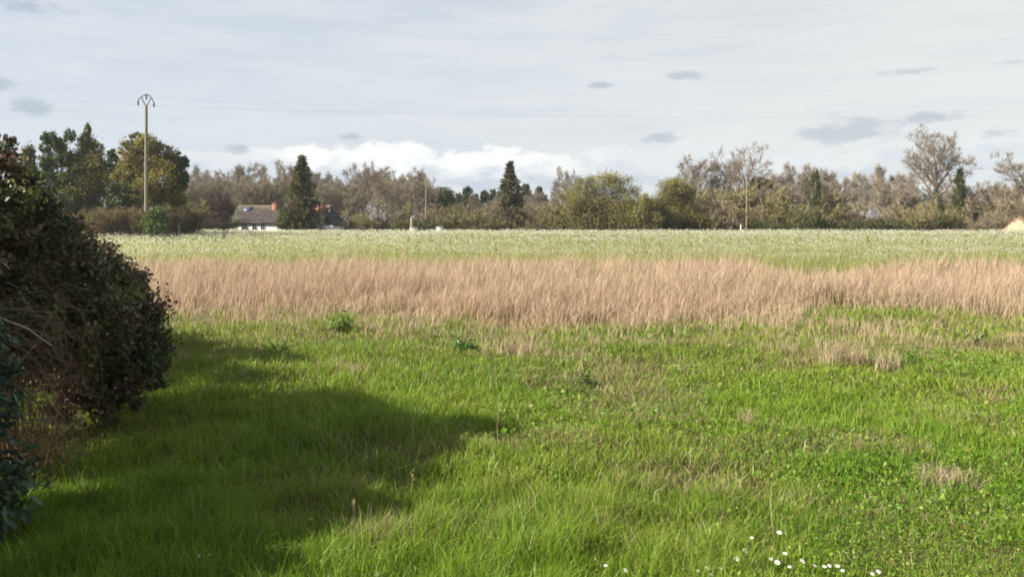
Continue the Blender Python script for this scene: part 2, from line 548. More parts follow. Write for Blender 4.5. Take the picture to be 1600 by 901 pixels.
def crop():
    """field of a pale flowering crop: leafy green stems below, small white flowers on top"""
    rng = np.random.default_rng(37)
    A = Acc()
    for y0, y1, n, fs in ((33.5, 42, 22000, 0.022), (42, 60, 20000, 0.034), (60, 85, 13500, 0.06), (85, 110, 12000, 0.09)):
        x, y = frustum_points(rng, n, y0, y1, 3.0)
        edge = 34.6 - 1.2 * sstep(x, 6, 14) + (fbm(x, y, 3.0, 161) - 0.5) * 2.5
        k = (y > edge) & (rng.uniform(size=n) < 0.5 + 0.5 * sstep(y, 34, 38))
        x, y = x[k], y[k]; n = len(x); edge = edge[k]
        g = gz(x, y)
        h = (0.42 + 0.28 * sstep(y - edge, 0, 9)) * np.exp(rng.normal(size=n) * 0.12) + 0.26 * (fbm(x, y, 5, 171) - 0.5)
        # stem and two leaves
        c = pal(rng, n, [(0.22, 0.26, 0.05), (0.27, 0.29, 0.07), (0.31, 0.315, 0.11)], None, 0.12)
        V, T, C = blades(rng, x, y, g, h * 0.95, fs * rng.uniform(1.0, 1.8, n), rng.uniform(0, 0.35, n), c, c * 1.15)
        A.add(V, T, C)
        P = np.stack([x, y, g + h * rng.uniform(0.35, 0.8, n)], 1) + rng.normal(size=(n, 3)) * [0.08, 0.08, 0.03]
        c2 = pal(rng, n, [(0.25, 0.285, 0.065), (0.31, 0.33, 0.11)], None, 0.1)
        V, T, C = leaves(rng, P, fs * 3.2, c2, 0.6, 0.45); A.add(V, T, C)
        # flowers
        m = 3
        Pf = np.repeat(np.stack([x, y, g + h], 1), m, 0) + rng.normal(size=(n * m, 3)) * [0.10, 0.10, 0.05]
        fl = fbm(Pf[:, 0], Pf[:, 1], 5.0, 181) * 0.6 + 0.5 * sstep(Pf[:, 1] - np.repeat(edge, m), 1, 16)
        kk = rng.uniform(size=n * m) < 0.2 + 0.8 * fl
        Pf = Pf[kk]
        c3 = pal(rng, len(Pf), [(0.64, 0.625, 0.50), (0.58, 0.575, 0.42), (0.68, 0.67, 0.58), (0.46, 0.47, 0.25)], [4, 4, 3, 1], 0.08)
        V, T, C = leaves(rng, Pf, fs * rng.uniform(1.0, 1.8, len(Pf)), c3, 0.3, 0.9)
        A.add(V, T, C)
    link('flowering_crop', A.mesh('flowering_crop'), M_CROP, kind='stuff')


meadow()
dry_grass()
crop()


# ------------------------------------------------------------------ trees
def skeleton(rng, H, r0, counts, lens, angles, start, trop=0.25, wob=0.12, seg=(6, 4, 3, 2), straight=0.0, sway=0.05):
    """recursive branching; returns thick segments per level and the tips where twigs grow"""
    P0, P1, R0, R1, LV = [], [], [], [], []
    tips = []
    def branch(p, d, L, r, lv):
        ns = seg[min(lv, len(seg) - 1)]
        pts = [p]; dirs = [d]
        for i in range(ns):
            d = d + rng.normal(size=3) * (wob if lv else sway) + np.array([0, 0, trop * (0.35 if lv else 0.0)]) / ns * 2
            d = d / np.linalg.norm(d)
            p = p + d * L / ns
            pts.append(p); dirs.append(d)
        for i in range(ns):
            a = r * (1 - 0.72 * i / ns); b = r * (1 - 0.72 * (i + 1) / ns)
            P0.append(pts[i]); P1.append(pts[i + 1]); R0.append(a); R1.append(b); LV.append(lv)
        if lv >= len(counts):
            tips.append((pts, dirs, L)); return
        nb = counts[lv]
        for j in range(nb):
            f = start[lv] + (1 - start[lv]) * (j + rng.uniform(0.2, 0.8)) / nb
            x = f * ns; i = min(int(x), ns - 1); q = pts[i] + (pts[i + 1] - pts[i]) * (x - i)
            ax = dirs[i + 1]
            rv = np.array([math.cos(j * 2.4 + 1.0), math.sin(j * 2.4 + 1.0), 0.0]) if lv == 0 else rng.normal(size=3)
            perp = np.cross(ax, rv); perp /= np.linalg.norm(perp)
            an = math.radians(angles[lv]) * rng.uniform(0.7, 1.25) * (1.15 - 0.55 * f * (lv == 0))
            nd = ax * math.cos(an) + perp * math.sin(an)
            ll = L * lens[lv] * rng.uniform(0.75, 1.2) * (1.0 - (0.45 if lv else 0.30) * (f - start[lv]) / (1 - start[lv] + 1e-6))
            branch(q, nd, ll, max(r * (1 - 0.72 * f) * 0.62, 0.012), lv + 1)
    branch(np.zeros(3), np.array([0, 0, 1.0]), H, r0, 0)
    return [np.array(a) for a in (P0, P1, R0, R1, LV)], tips


def twigs_from(rng, tips, per, length, width, cols, droop=0.0):
    P, D, Ln = [], [], []
    for pts, dirs, L in tips:
        n = per
        i = rng.integers(0, len(pts) - 1, n); f = rng.uniform(size=(n, 1))
        pa = np.array(pts)
        P.append(pa[i] + (pa[i + 1] - pa[i]) * f)
        dd = np.array(dirs)[i + 1] + unit(rng, n) * 0.75 + np.array([0, 0, 0.2 - droop])
        D.append(dd / np.linalg.norm(dd, axis=1, keepdims=True))
        Ln.append(length * rng.uniform(0.5, 1.3, n))
    P = np.concatenate(P); D = np.concatenate(D); Ln = np.concatenate(Ln)
    return tris(rng, P, D, Ln, width, pal(rng, len(P), cols))


BARKS = [(0.235, 0.20, 0.15), (0.20, 0.165, 0.12)]
TWIGC = [(0.225, 0.192, 0.15), (0.265, 0.225, 0.175), (0.19, 0.162, 0.128)]


def bare_tree(root, seed, H, r0, counts, lens, angles, start, per, tl, tw, bark=BARKS, twigc=TWIGC, split=2, extra=None, **kw):
    rng = np.random.default_rng(seed)
    (P0, P1, R0, R1, LV), tips = skeleton(rng, H, r0, counts, lens, angles, start, **kw)
    A = Acc(); Cn = Acc()
    for lv in range(int(LV.max()) + 1):
        s = LV == lv
        V, T = segs(P0[s], P1[s], R0[s], R1[s], (7, 5, 4, 3, 3)[min(lv, 4)])
        c = pal(rng, int(s.sum()), bark if lv < split else twigc, None, 0.12)
        c = np.repeat(c, len(V) // s.sum(), axis=0)
        (A if lv < split else Cn).add(V, T, c)
    V, T, C = twigs_from(rng, tips, per, tl, tw, twigc)
    Cn.add(V, T, C)
    link('trunk', A.mesh('trunk'), M_BARK, root)
    link('crown', Cn.mesh('crown'), M_TWIG, root)
    return tips


def foliage(acc, rng, clumps, n, size, cols, sub=40, subr=0.42, shell=0.40, up=0.2, aspect=0.6, tint=0.22):
    """leaf faces gathered in small clumps over each ellipsoid (cx, cy, cz, rx, ry, rz)"""
    w = np.array([c[3] * c[5] for c in clumps]); w = w / w.sum()
    for cl, ww in zip(clumps, w):
        c = np.array(cl[:3]); R = np.array(cl[3:])
        m = max(4, int(sub * len(clumps) * ww))
        sc = unit(rng, m) * (shell + (1 - shell) * rng.uniform(size=(m, 1)) ** 0.6)
        k = max(1, int(n * ww / m))
        base = pal(rng, m, cols, None, tint)
        P = sc[:, None, :] + rng.normal(size=(m, k, 3)) * subr * rng.uniform(0.5, 1.1, (m, 1, 1)) * 0.62
        P = (P.reshape(-1, 3)) * R + c
        C = np.repeat(base, k, 0) * (1 + rng.normal(size=(m * k, 1)) * 0.15)
        V, T, C = leaves(rng, P, size * rng.uniform(0.6, 1.4, len(P)), np.clip(C, 0.004, 1), up, aspect)
        acc.add(V, T, C)


def leafy(root, seed, clumps, n, size, cols, trunk_h, r0, stems=1, bark=BARKS, spread=0.5, mat_leaf=None, crown_name='crown', **kw):
    """trunk with a limb to every clump, and the leafy crown"""
    rng = np.random.default_rng(seed)
    A = Acc()
    for s in range(stems):
        off = rng.normal(size=2) * spread * (stems > 1)
        top = np.array([off[0] * 1.3, off[1] * 1.3, trunk_h])
        tube(A, [(off[0] * 0.15, off[1] * 0.15, -0.2), (off[0] * 0.9 + rng.normal() * 0.05, off[1] * 1.1, trunk_h * 0.5), top], r0, r0 * 0.7, bark[0], 7)
        for cl in clumps:
            if stems > 1 and rng.uniform() > 0.6: continue
            c = np.array(cl[:3])
            mid = top * 0.5 + c * 0.5 + rng.normal(size=3) * 0.15
            tube(A, [top * [1, 1, 0.85], mid, c], r0 * 0.45, r0 * 0.12, bark[-1], 5)
            for _ in range(7):
                e = c + unit(rng, 1)[0] * np.array(cl[3:]) * 0.8
                tube(A, [mid, (mid + e) / 2 + rng.normal(size=3) * 0.1, e], r0 * 0.16, r0 * 0.04, bark[-1], 3)
    link('trunk', A.mesh('trunk'), M_BARK, root)
    C = Acc()
    foliage(C, rng, clumps, int(n * 2.3), size * 0.66, cols, **kw)
    link(crown_name, C.mesh(crown_name), mat_leaf or M_NEEDLE, root)


def spruce(root, seed, H, R, cols, layers=26, per=11, bark=(0.25, 0.2, 0.15), z0=0.1, droop=0.35, shape=0.85, needle=0.34, clear=None, ragged=0.25):
    rng = np.random.default_rng(seed)
    A = Acc()
    tube(A, [(0, 0, -0.2), (0.02, 0, H * 0.5), (0, 0, H)], H * 0.018, 0.02, bark, 7)
    P, D, Ln, C = [], [], [], []
    br0, br1 = [], []
    for i in range(layers):
        f = z0 + (1 - z0) * (i / layers) ** 1.05
        z = f * H
        r = R * ((1 - f) / (1 - z0)) ** shape * rng.uniform(1 - ragged, 1 + ragged * 0.6) + 0.12
        for j in range(per):
            if clear and f < clear[0] and rng.uniform() < clear[1]: continue
            a = rng.uniform(0, 2 * PI)
            rr = r * rng.uniform(0.65, 1.08)
            d = np.array([math.cos(a), math.sin(a), 0])
            dz = -droop * rr * rng.uniform(0.5, 1.2) + 0.12 * H * f * f * 0.3
            base = np.array([0, 0, z]); tip = base + d * rr + np.array([0, 0, dz])
            br0.append(base); br1.append(tip)
            m = max(5, int(9 * rr / R + 5))
            t = rng.uniform(0.15, 1.0, m)[:, None]
            p = base + (tip - base) * t + np.array([0, 0, 1.0]) * (0.10 * rr * np.sin(t * PI)) + rng.normal(size=(m, 3)) * 0.10
            dd = (tip - base) / (np.linalg.norm(tip - base) + 1e-6) * 0.7 + unit(rng, m) * 0.7 + np.array([0, 0, -0.25])
            P.append(p); D.append(dd / np.linalg.norm(dd, axis=1, keepdims=True))
            Ln.append(needle * rng.uniform(0.6, 1.5, m))
            cc = np.array(cols[rng.integers(len(cols))]) * rng.uniform(0.75, 1.3)
            C.append(np.tile(cc, (m, 1)) * (1 + rng.normal(size=(m, 1)) * 0.15))
    V, T = segs(br0, br1, np.full(len(br0), 0.03), np.full(len(br0), 0.008), 3)
    A.add(V, T, np.array(bark))
    link('trunk', A.mesh('trunk'), M_BARK, root)
    P = np.concatenate(P); D = np.concatenate(D); Ln = np.concatenate(Ln); C = np.clip(np.concatenate(C), 0.004, 1)
    K_ = Acc()
    V, T, CC = tris(rng, P, D, Ln, Ln * 0.55, C); K_.add(V, T, CC)
    V, T, CC = tris(rng, P + rng.normal(size=P.shape) * 0.08, D, Ln, Ln * 0.5, C * 0.9); K_.add(V, T, CC)
    link('crown', K_.mesh('crown'), M_NEEDLE, root)


def at(px, d, py_base=None):
    """a spot on the ground below column px at distance d"""
    x = X(px, d)
    return (x, d, g1(x, d) - 0.05)


def span(d, px): return px / F * d           # metres for a width of px photograph pixels at distance d


# ---- the copse at the left
D = 84.0
PINE = [(0.085, 0.12, 0.036), (0.115, 0.145, 0.042), (0.065, 0.095, 0.036)]
OLIVE = [(0.165, 0.165, 0.045), (0.21, 0.185, 0.055), (0.12, 0.135, 0.04), (0.17, 0.155, 0.06)]


def pts_clumps(d, base, items):
    """photograph boxes (px, py, half width, half height) turned into ellipsoids relative to a base point"""
    out = []
    r = random.Random(int(items[0][0]))
    for px, py, hw, hh in items:
        x, z = X(px, d) - base[0], Z(py, d) - base[2]
        out.append((x, r.uniform(-0.35, 0.35) * span(d, hw), z, span(d, hw), span(d, hw) * 0.8, span(d, hh)))
    return out


b = at(40, D)
t = thing('pine_tree', 'narrow green pine just left of the taller pines, half hidden by the hedge', 'tree', b)
leafy(t, 1, pts_clumps(D, b, [(45, 240, 11, 17), (40, 268, 14, 18), (52, 262, 10, 12), (36, 300, 18, 20), (50, 318, 18, 20)]), 4200, 0.34, OLIVE + PINE, 5.5, 0.14)

b = at(88, D)
t = thing('pine_tree', 'dark green pine with separate rounded needle clumps and sky between them', 'tree', b)
leafy(t, 2, pts_clumps(D, b, [(80, 218, 13, 11), (70, 232, 9, 8), (93, 227, 12, 12), (108, 212, 8, 10), (78, 252, 14, 14), (100, 248, 14, 14), (70, 275, 16, 14), (95, 285, 22, 18), (76, 310, 20, 18), (108, 312, 20, 18)]),
      8200, 0.34, PINE, 6.5, 0.17, subr=0.34)

b = at(136, D + 1)
t = thing('fir_tree', 'tall yellowish green conifer, highest of the copse left of the power pole', 'tree', b)
leafy(t, 3, pts_clumps(D + 1, b, [(136, 206, 6, 12), (136, 222, 12, 14), (147, 232, 12, 14), (128, 240, 16, 16), (150, 256, 18, 18), (126, 266, 20, 18), (142, 284, 30, 22), (122, 306, 26, 20), (155, 312, 24, 18)]),
      9500, 0.33, OLIVE + [(0.115, 0.10, 0.05)], 8.5, 0.2, up=0.5)

b = at(176, D + 6)
t = thing('pine_tree', 'small blue green pine top between the tall conifer and the round oak', 'tree', b)
leafy(t, 4, pts_clumps(D + 6, b, [(174, 241, 8, 8), (180, 255, 10, 11), (172, 272, 12, 14), (184, 290, 14, 14)]), 3000, 0.34, [(0.06, 0.085, 0.04), (0.075, 0.10, 0.042)], 6, 0.13)

b = at(228, D)
t = thing('evergreen_oak', 'broad round olive green tree behind the power pole', 'tree', b)
leafy(t, 5, pts_clumps(D, b, [(214, 218, 14, 10), (205, 236, 18, 16), (232, 228, 22, 18), (252, 248, 24, 22), (222, 258, 32, 26), (200, 272, 22, 22), (252, 282, 32, 26), (225, 300, 36, 24), (262, 312, 26, 18), (196, 306, 20, 18)]),
      13000, 0.33, [(0.21, 0.19, 0.045), (0.25, 0.215, 0.055), (0.15, 0.145, 0.04), (0.19, 0.16, 0.06)], 5, 0.24, subr=0.32)

b = at(280, D + 1)
t = thing('pine_tree', 'dark pine leaning out on the right edge of the round oak', 'tree', b)
leafy(t, 6, pts_clumps(D + 1, b, [(279, 246, 8, 7), (288, 254, 8, 9), (274, 264, 12, 12), (287, 278, 9, 12), (273, 286, 12, 12), (289, 293, 7, 6), (264, 300, 14, 9)]), 4600, 0.3, PINE[::2], 6, 0.14, subr=0.34)

b = at(188, D - 2)
t = thing('holly_bush', 'dark green holly bush under the gap between conifer and oak', 'bush', b)
leafy(t, 7, pts_clumps(D - 2, b, [(186, 300, 16, 16), (194, 312, 18, 14), (178, 318, 14, 14)]), 3400, 0.26, [(0.045, 0.07, 0.024), (0.06, 0.085, 0.03)], 2, 0.1, mat_leaf=M_LEAF)

b = at(95, D - 2)
t = thing('laurel_bush', 'dark green bush at the foot of the pines beside the hedge', 'bush', b)
leafy(t, 8, pts_clumps(D - 2, b, [(90, 312, 18, 14), (106, 322, 18, 13), (78, 325, 16, 14), (92, 336, 22, 14)]), 3600, 0.26, [(0.06, 0.08, 0.026), (0.085, 0.10, 0.034)], 2, 0.1, mat_leaf=M_LEAF)

BRAM = [(0.18, 0.115, 0.07), (0.14, 0.125, 0.05), (0.21, 0.15, 0.085), (0.125, 0.14, 0.05), (0.15, 0.095, 0.06)]
bramble_spots = [(105, 346, 26, 13, 'low reddish bramble beside the hedge top, leftmost of the bank'), (140, 342, 27, 15, 'low brown bramble under the tall yellowish conifer'),
                 (172, 342, 26, 16, 'reddish bramble under the dark holly bush'), (205, 340, 24, 18, 'russet bramble at the foot of the round oak, left of the power pole'),
                 (224, 344, 16, 15, 'yellowish bramble right at the foot of the power pole'), (262, 336, 18, 14, 'brown bramble behind the bright green bush by the pole')]
for i, (px, py, hw, hh, lab) in enumerate(bramble_spots):
    d = 79.0 + (i % 2) * 1.2
    b = at(px, d)
    t = thing('bramble_bush', lab, 'bush', b, 0, 'brambles on the bank below the copse')
    leafy(t, 20 + i, pts_clumps(d, b, [(px, py, hw, hh), (px - hw * 0.5, py + 6, hw * 0.8, hh * 0.9), (px + hw * 0.5, py + 5, hw * 0.8, hh * 0.9)]), 2600, 0.2, BRAM if i != 4 else BRAM[1:] + [(0.15, 0.15, 0.05)], 0.7, 0.05, stems=4, spread=0.6)

b = at(245, 74)
t = thing('laurel_bush', 'bright green leafy bush in front of the foot of the power pole', 'bush', b)
leafy(t, 30, pts_clumps(74, b, [(246, 332, 12, 9), (240, 345, 15, 13), (252, 346, 12, 13), (243, 356, 16, 9), (238, 335, 8, 8)]), 3600, 0.2, [(0.075, 0.125, 0.022), (0.05, 0.095, 0.02), (0.11, 0.15, 0.03)], 0.8, 0.06, stems=3, spread=0.3, mat_leaf=M_LEAF)

for px, py, lab in ((281, 321, 'small dark shrub top hanging right of the round oak'), (286, 341, 'small dark shrub low between the round oak and the plum')):
    b = at(px, 92)
    t = thing('hawthorn_bush', lab, 'bush', b)
    leafy(t, int(px), pts_clumps(92, b, [(px, py, 7, 5), (px + 4, py - 3, 4, 4), (px - 3, py + 4, 5, 4)]), 900, 0.2, [(0.045, 0.035, 0.028), (0.05, 0.05, 0.025)], 1.2, 0.05, stems=2, spread=0.2)

# ---- power pole
d = 80.0
b = at(228.5, d)
t = thing('power_pole', 'tall slender power pole with an arched crossarm standing before the round oak', 'pole', b)
top = Z(165, d) - b[2]
A = Acc()
nseg = 9
zz = np.linspace(-0.3, top, nseg)
tube(A, [(0, 0, z) for z in zz], 0.21, 0.135, (0.215, 0.195, 0.15), 10)
link('pole', A.mesh('pole'), M_BARK, t)
A = Acc()
s = span(d, 1.0)
steel = (0.16, 0.17, 0.19)
for sx in (-1, 1):
    tube(A, [(0, 0, top - 0.15), (sx * 8 * s, 0, top + 13 * s)], 0.065, 0.055, steel, 5)
arch = [(-12.5, 8), (-10.5, 11.5), (-6, 14.5), (0, 17.5), (6, 14.5), (9.5, 9.5), (12, 5)]
tube(A, [(x * s, 0, top + z * s) for x, z in arch], 0.06, 0.06, steel, 5)
link('crossarm', A.mesh('crossarm'), M_BARK, t)
for ax, azz in ((-12.5, 8), (0.3, 17), (12, 5)):
    A = Acc()
    tube(A, [(0, 0, 0), (0, 0, -0.08)], 0.025, 0.025, steel, 6)
    for q in range(4):
        zc = -0.08 - q * 0.11
        tube(A, [(0, 0, zc), (0, 0, zc - 0.04), (0, 0, zc - 0.11)], 0.11, 0.05, (0.10, 0.085, 0.09), 8)
    o = link('insulator', A.mesh('insulator'), M_LEAF, t)
    o.location = (ax * s, 0, top + azz * s)

for k_, (ax, azz, ye, lab) in enumerate(((-12.5, 1.5, 171, 'left'), (0.3, 10.5, 166, 'middle'), (12, -1.5, 174, 'right'))):
    A = Acc()
    pL = np.array([b[0] + ax * s, d, b[2] + top + azz * s])
    for px2, dd2 in ((1900.0, d + 1.0), (-420.0, d + 0.5)):
        pR = np.array([X(px2, dd2) + ax * s, dd2, Z(ye, dd2)])
        tt = np.linspace(0, 1, 25)[:, None]
        P = pL + (pR - pL) * tt; P[:, 2] -= (4 * tt * (1 - tt))[:, 0] * (1.0 if px2 > 0 else 0.35)
        tube(A, P, 0.0045, 0.0045, (0.20, 0.21, 0.23), 4)
    tag(link('overhead_wire', A.mesh('overhead_wire'), M_BARK), 'thin overhead wire held by the ' + lab + ' insulator of the tall power pole', 'wire')

# ---- plum and the dark low hedge
d = 112.0
b = at(340, d)
t = thing('plum_tree', 'dark purple plum tree left of the long white house', 'tree', b)
leafy(t, 40, pts_clumps(d, b, [(350, 316, 14, 13), (336, 325, 14, 14), (322, 322, 10, 12), (356, 330, 10, 14), (340, 342, 20, 14), (325, 340, 12, 12)]), 5200, 0.26, [(0.075, 0.042, 0.042), (0.10, 0.052, 0.05), (0.07, 0.048, 0.034), (0.11, 0.075, 0.055)], 1.6, 0.11, stems=2, spread=0.3)
d = 110.0
b = at(312, d)
t = thing('clipped_hedge', 'low dark hedge along the field edge left of the purple plum', 'hedge', b)
leafy(t, 41, pts_clumps(d, b, [(px, 352, 9, 5) for px in range(288, 376, 8)]), 3200, 0.18, [(0.03, 0.04, 0.02), (0.045, 0.05, 0.025), (0.06, 0.045, 0.03)], 0.4, 0.03, stems=2, spread=1.0)
b = at(372, 118)
t = thing('variegated_shrub', 'pale green and white shrub against the left gable of the house', 'shrub', b)
leafy(t, 42, pts_clumps(118, b, [(371, 332, 4, 6), (369, 344, 6, 7), (366, 354, 8, 6)]), 1000, 0.16, [(0.20, 0.26, 0.14), (0.35, 0.40, 0.28), (0.09, 0.14, 0.05)], 0.7, 0.04, stems=2, spread=0.1, mat_leaf=M_LEAF)

# ---- house
def house():
    d = 131.0
    zb = g1(X(450, d), d) - 0.1
    x0, x1 = X(372, d), X(516, d)
    t = thing('house', 'long low white house with brown roof and two brick chimneys behind the conifer', 'house', ((x0 + x1) / 2, d, zb))
    L = (x1 - x0) / 2
    Wd = 3.9                                                    # half depth
    ze = Z(346.5, d - Wd) - zb; zr = Z(322, d) - zb
    white = (0.66, 0.66, 0.62)
    rot = 0.10
    t.rotation_euler.z = -rot
    M_WALL = mat('white_render', 0.9, 0, 0.1, 0.08, 1.5, white)
    M_ROOF = mat('roof_tile', 0.85, 0, 0.1, 0.3, 1.2)
    M_BRICK = mat('chimney_brick', 0.9, 0, 0.1, 0.25, 3.0, (0.24, 0.125, 0.09))
    A = Acc()
    A.box(-L, L, -Wd, Wd, -0.4, ze, (1, 1, 1))
    link('wall', A.mesh('wall'), M_WALL, t)
    for sx in (-1, 1):
        A = Acc()
        xa, xb = sorted((sx * L, sx * (L - 0.25)))
        v = [(x, y, z) for x in (xa, xb) for y, z in ((-Wd, ze), (Wd, ze), (0, zr - 0.12))]
        A.add(v, [(0, 2, 1), (3, 4, 5), (0, 1, 4), (0, 4, 3), (1, 2, 5), (1, 5, 4), (2, 0, 3), (2, 3, 5)], (1, 1, 1))
        link('gable', A.mesh('gable'), M_WALL, t)
    # two roof slopes, each a slab with courses of tiles standing a little proud
    rng = np.random.default_rng(5)
    for sy in (-1, 1):
        A = Acc()
        ov = 0.45
        n = 13
        dirv = np.array([0, sy * Wd, ze - zr]); ln = np.linalg.norm(dirv); dirv /= ln
        nor = np.array([0, sy * (zr - ze), Wd]); nor /= np.linalg.norm(nor)
        tot = ln + ov
        for i in range(n):
            a = np.array([0, 0, zr]) + dirv * tot * i / n; bb = np.array([0, 0, zr]) + dirv * tot * (i + 1) / n
            m = 30
            for j in range(m):
                xa = -L - 0.3 + (2 * L + 0.6) * j / m; xb = -L - 0.3 + (2 * L + 0.6) * (j + 1) / m
                moss = max(0, 1 - i / 5) * 0.8
                c = np.array([0.062, 0.052, 0.05]) * (1 - moss) + np.array([0.11, 0.098, 0.072]) * moss
                c = c * rng.uniform(0.75, 1.3)
                up0, up1 = nor * (0.03 + rng.uniform(0, 0.02)), nor * 0.07
                ex = np.array([1, 0, 0])
                A.quad(ex * xa + a + up0, ex * xa + bb + up1, ex * xb + bb + up1, ex * xb + a + up0, c)
                A.quad(ex * xa + bb + up1, ex * xa + bb, ex * xb + bb, ex * xb + bb + up1, c)
        rf = link('roof', A.mesh('roof'), M_ROOF, t)
        if sy == -1:
            front = rf
            P = Acc()
            pa = np.array([0, 0, zr]) + dirv * 0.35; pb = np.array([0, 0, zr]) + dirv * 1.55
            xa, xb = -L + 1.0, -L + 2.6
            up = nor * 0.15; ex = np.array([1.0, 0, 0])
            q = [ex * xa + pa, ex * xa + pb, ex * xb + pb, ex * xb + pa]
            P.add([*q, *[v + up for v in q]], [(4, 5, 6), (4, 6, 7), (0, 1, 5), (0, 5, 4), (1, 2, 6), (1, 6, 5), (2, 3, 7), (2, 7, 6), (3, 0, 4), (3, 4, 7)], (0.05, 0.065, 0.095))
            link('roof_window', P.mesh('roof_window'), mat('blue_glass', 0.35, 0, 0.35, 0.05, 2.0), rf)
    A = Acc()
    tube(A, [(-L - 0.3, 0, zr + 0.03), (0, 0, zr + 0.03), (L + 0.3, 0, zr + 0.03)], 0.11, 0.11, (0.28, 0.21, 0.12), 6)
    link('ridge', A.mesh('ridge'), M_ROOF, t)
    for px, w, pyt, dp in ((433, 9, 317, 0.8), (506.5, 17, 317, 1.7)):
        A = Acc()
        cx = (X(px, d) - t.location.x); hw = span(d, w) / 2
        zt = Z(pyt, d) - zb
        A.box(cx - hw, cx + hw, -dp - 0.3, -dp + 0.6, zr - 1.9, zt - 0.12, (1, 1, 1))
        A.box(cx - hw - 0.07, cx + hw + 0.07, -dp - 0.37, -dp + 0.67, zt - 0.12, zt, (1, 1, 1))
        ch = link('chimney', A.mesh('chimney'), M_BRICK, front)
        A = Acc()
        tube(A, [(cx, -dp + 0.15, zt - 0.02), (cx, -dp + 0.15, zt + 0.3)], 0.13, 0.10, (0.22, 0.13, 0.09), 8)
        link('chimney_pot', A.mesh('chimney_pot'), M_ROOF, front)
    # openings in the long front wall: built frames with dark glass
    for px, w, ztop, name in ((396, 9, 0.35, 'door'), (412, 7, 0.3, 'window'), (425, 7, 0.3, 'window'), (482, 7, 0.3, 'window'), (497, 8, 0.3, 'window')):
        cx = X(px, d) - t.location.x; hw = span(d, w) / 2
        z1 = ze - 0.25; z0 = 0.0 if name == 'door' else ze - 1.25
        A = Acc()
        yf = -Wd - 0.03
        for (a0, a1, c0, c1) in ((cx - hw, cx - hw + 0.08, z0, z1), (cx + hw - 0.08, cx + hw, z0, z1), (cx - hw + 0.08, cx + hw - 0.08, z1 - 0.08, z1), (cx - 0.03, cx + 0.03, z0, z1 - 0.08)):
            A.box(a0, a1, yf - 0.03, yf + 0.03, c0, c1, (0.6, 0.6, 0.58))
        o = link(name, A.mesh(name), M_ROOF, t)
        A = Acc()
        A.box(cx - hw + 0.02, cx + hw - 0.02, -Wd - 0.02, -Wd + 0.02, z0, z1 - 0.03, (0.05, 0.055, 0.06))
        link('pane', A.mesh('pane'), mat('window_glass', 0.1, 0, 0.5, 0.02, 2.0), o)
    # lean-to at the right end with a dark slate roof
    xl = L; xr = X(537, d) - t.location.x
    A = Acc()
    zl = Z(352, d) - zb; zh = Z(338, d) - zb
    A.box(xl + 0.003, xr - 0.15, -Wd + 0.4, Wd - 0.5, -0.4, zl, (1, 1, 1))
    link('lean_to_wall', A.mesh('lean_to_wall'), M_WALL, t)
    A = Acc()
    yA, yB = -Wd - 0.1, Wd - 0.2
    n = 6
    for i in range(n):
        f0, f1 = i / n, (i + 1) / n
        a0 = (xl + 0.01 + (xr - xl) * f0, zh + 0.8 - (zh + 0.8 - zl - 0.05) * f0); a1 = (xl + 0.01 + (xr - xl) * f1, zh + 0.8 - (zh + 0.8 - zl - 0.05) * f1 + 0.04)
        A.add([(a0[0], yA, a0[1]), (a1[0], yA, a1[1]), (a1[0], yB, a1[1]), (a0[0], yB, a0[1]),
               (a0[0], yA, a0[1] - 0.12), (a1[0], yA, a1[1] - 0.16), (a1[0], yB, a1[1] - 0.16), (a0[0], yB, a0[1] - 0.12)],
              [(0, 1, 2), (0, 2, 3), (4, 6, 5), (4, 7, 6), (0, 4, 5), (0, 5, 1), (1, 5, 6), (1, 6, 2), (2, 6, 7), (2, 7, 3)], np.array([0.055, 0.05, 0.055]) * rng.uniform(0.8, 1.25))
    link('lean_to_roof', A.mesh('lean_to_roof'), M_ROOF, t)


house()

# ---- conifer before the house, spruce further right, the other evergreens
d = 118.0
b = at(472, d)
t = thing('conifer_tree', 'large dense olive green conifer standing in front of the white house', 'tree', b)
spruce(t, 50, Z(246, d) - b[2], span(d, 41), [(0.10, 0.11, 0.036), (0.14, 0.13, 0.046), (0.075, 0.088, 0.03), (0.12, 0.095, 0.046)], 42, 21, (0.20, 0.15, 0.11), 0.05, 0.10, 0.82, 0.36, None, 0.22)
b = at(446, 116)
t = thing('juniper_bush', 'dark olive bush at the left foot of the conifer before the house', 'bush', b)
leafy(t, 49, pts_clumps(116, b, [(448, 333, 10, 10), (444, 345, 12, 10)]), 2200, 0.26, [(0.09, 0.10, 0.034), (0.12, 0.12, 0.04)], 1.0, 0.08, stems=2, spread=0.3)

d = 124.0
b = at(797, d)
t = thing('spruce_tree', 'tall pointed dark green spruce with a pale bare lower trunk', 'tree', b)
spruce(t, 51, Z(254, d) - b[2], span(d, 33), [(0.07, 0.085, 0.035), (0.095, 0.10, 0.042), (0.08, 0.072, 0.04), (0.13, 0.10, 0.06)], 26, 14, (0.36, 0.27, 0.20), 0.12, 0.16, 0.8, 0.42, (0.38, 0.55), 0.3)

d = 150.0
b = at(690, d)
t = thing('umbrella_pine', 'round dark green pine crown beside the thin pole', 'tree', b)
leafy(t, 52, pts_clumps(d, b, [(690, 302, 18, 9), (682, 310, 15, 12), (698, 311, 13, 11), (690, 318, 16, 8), (674, 306, 8, 8)]), 5200, 0.36, [(0.075, 0.10, 0.026), (0.10, 0.125, 0.034)], 5.5, 0.22)

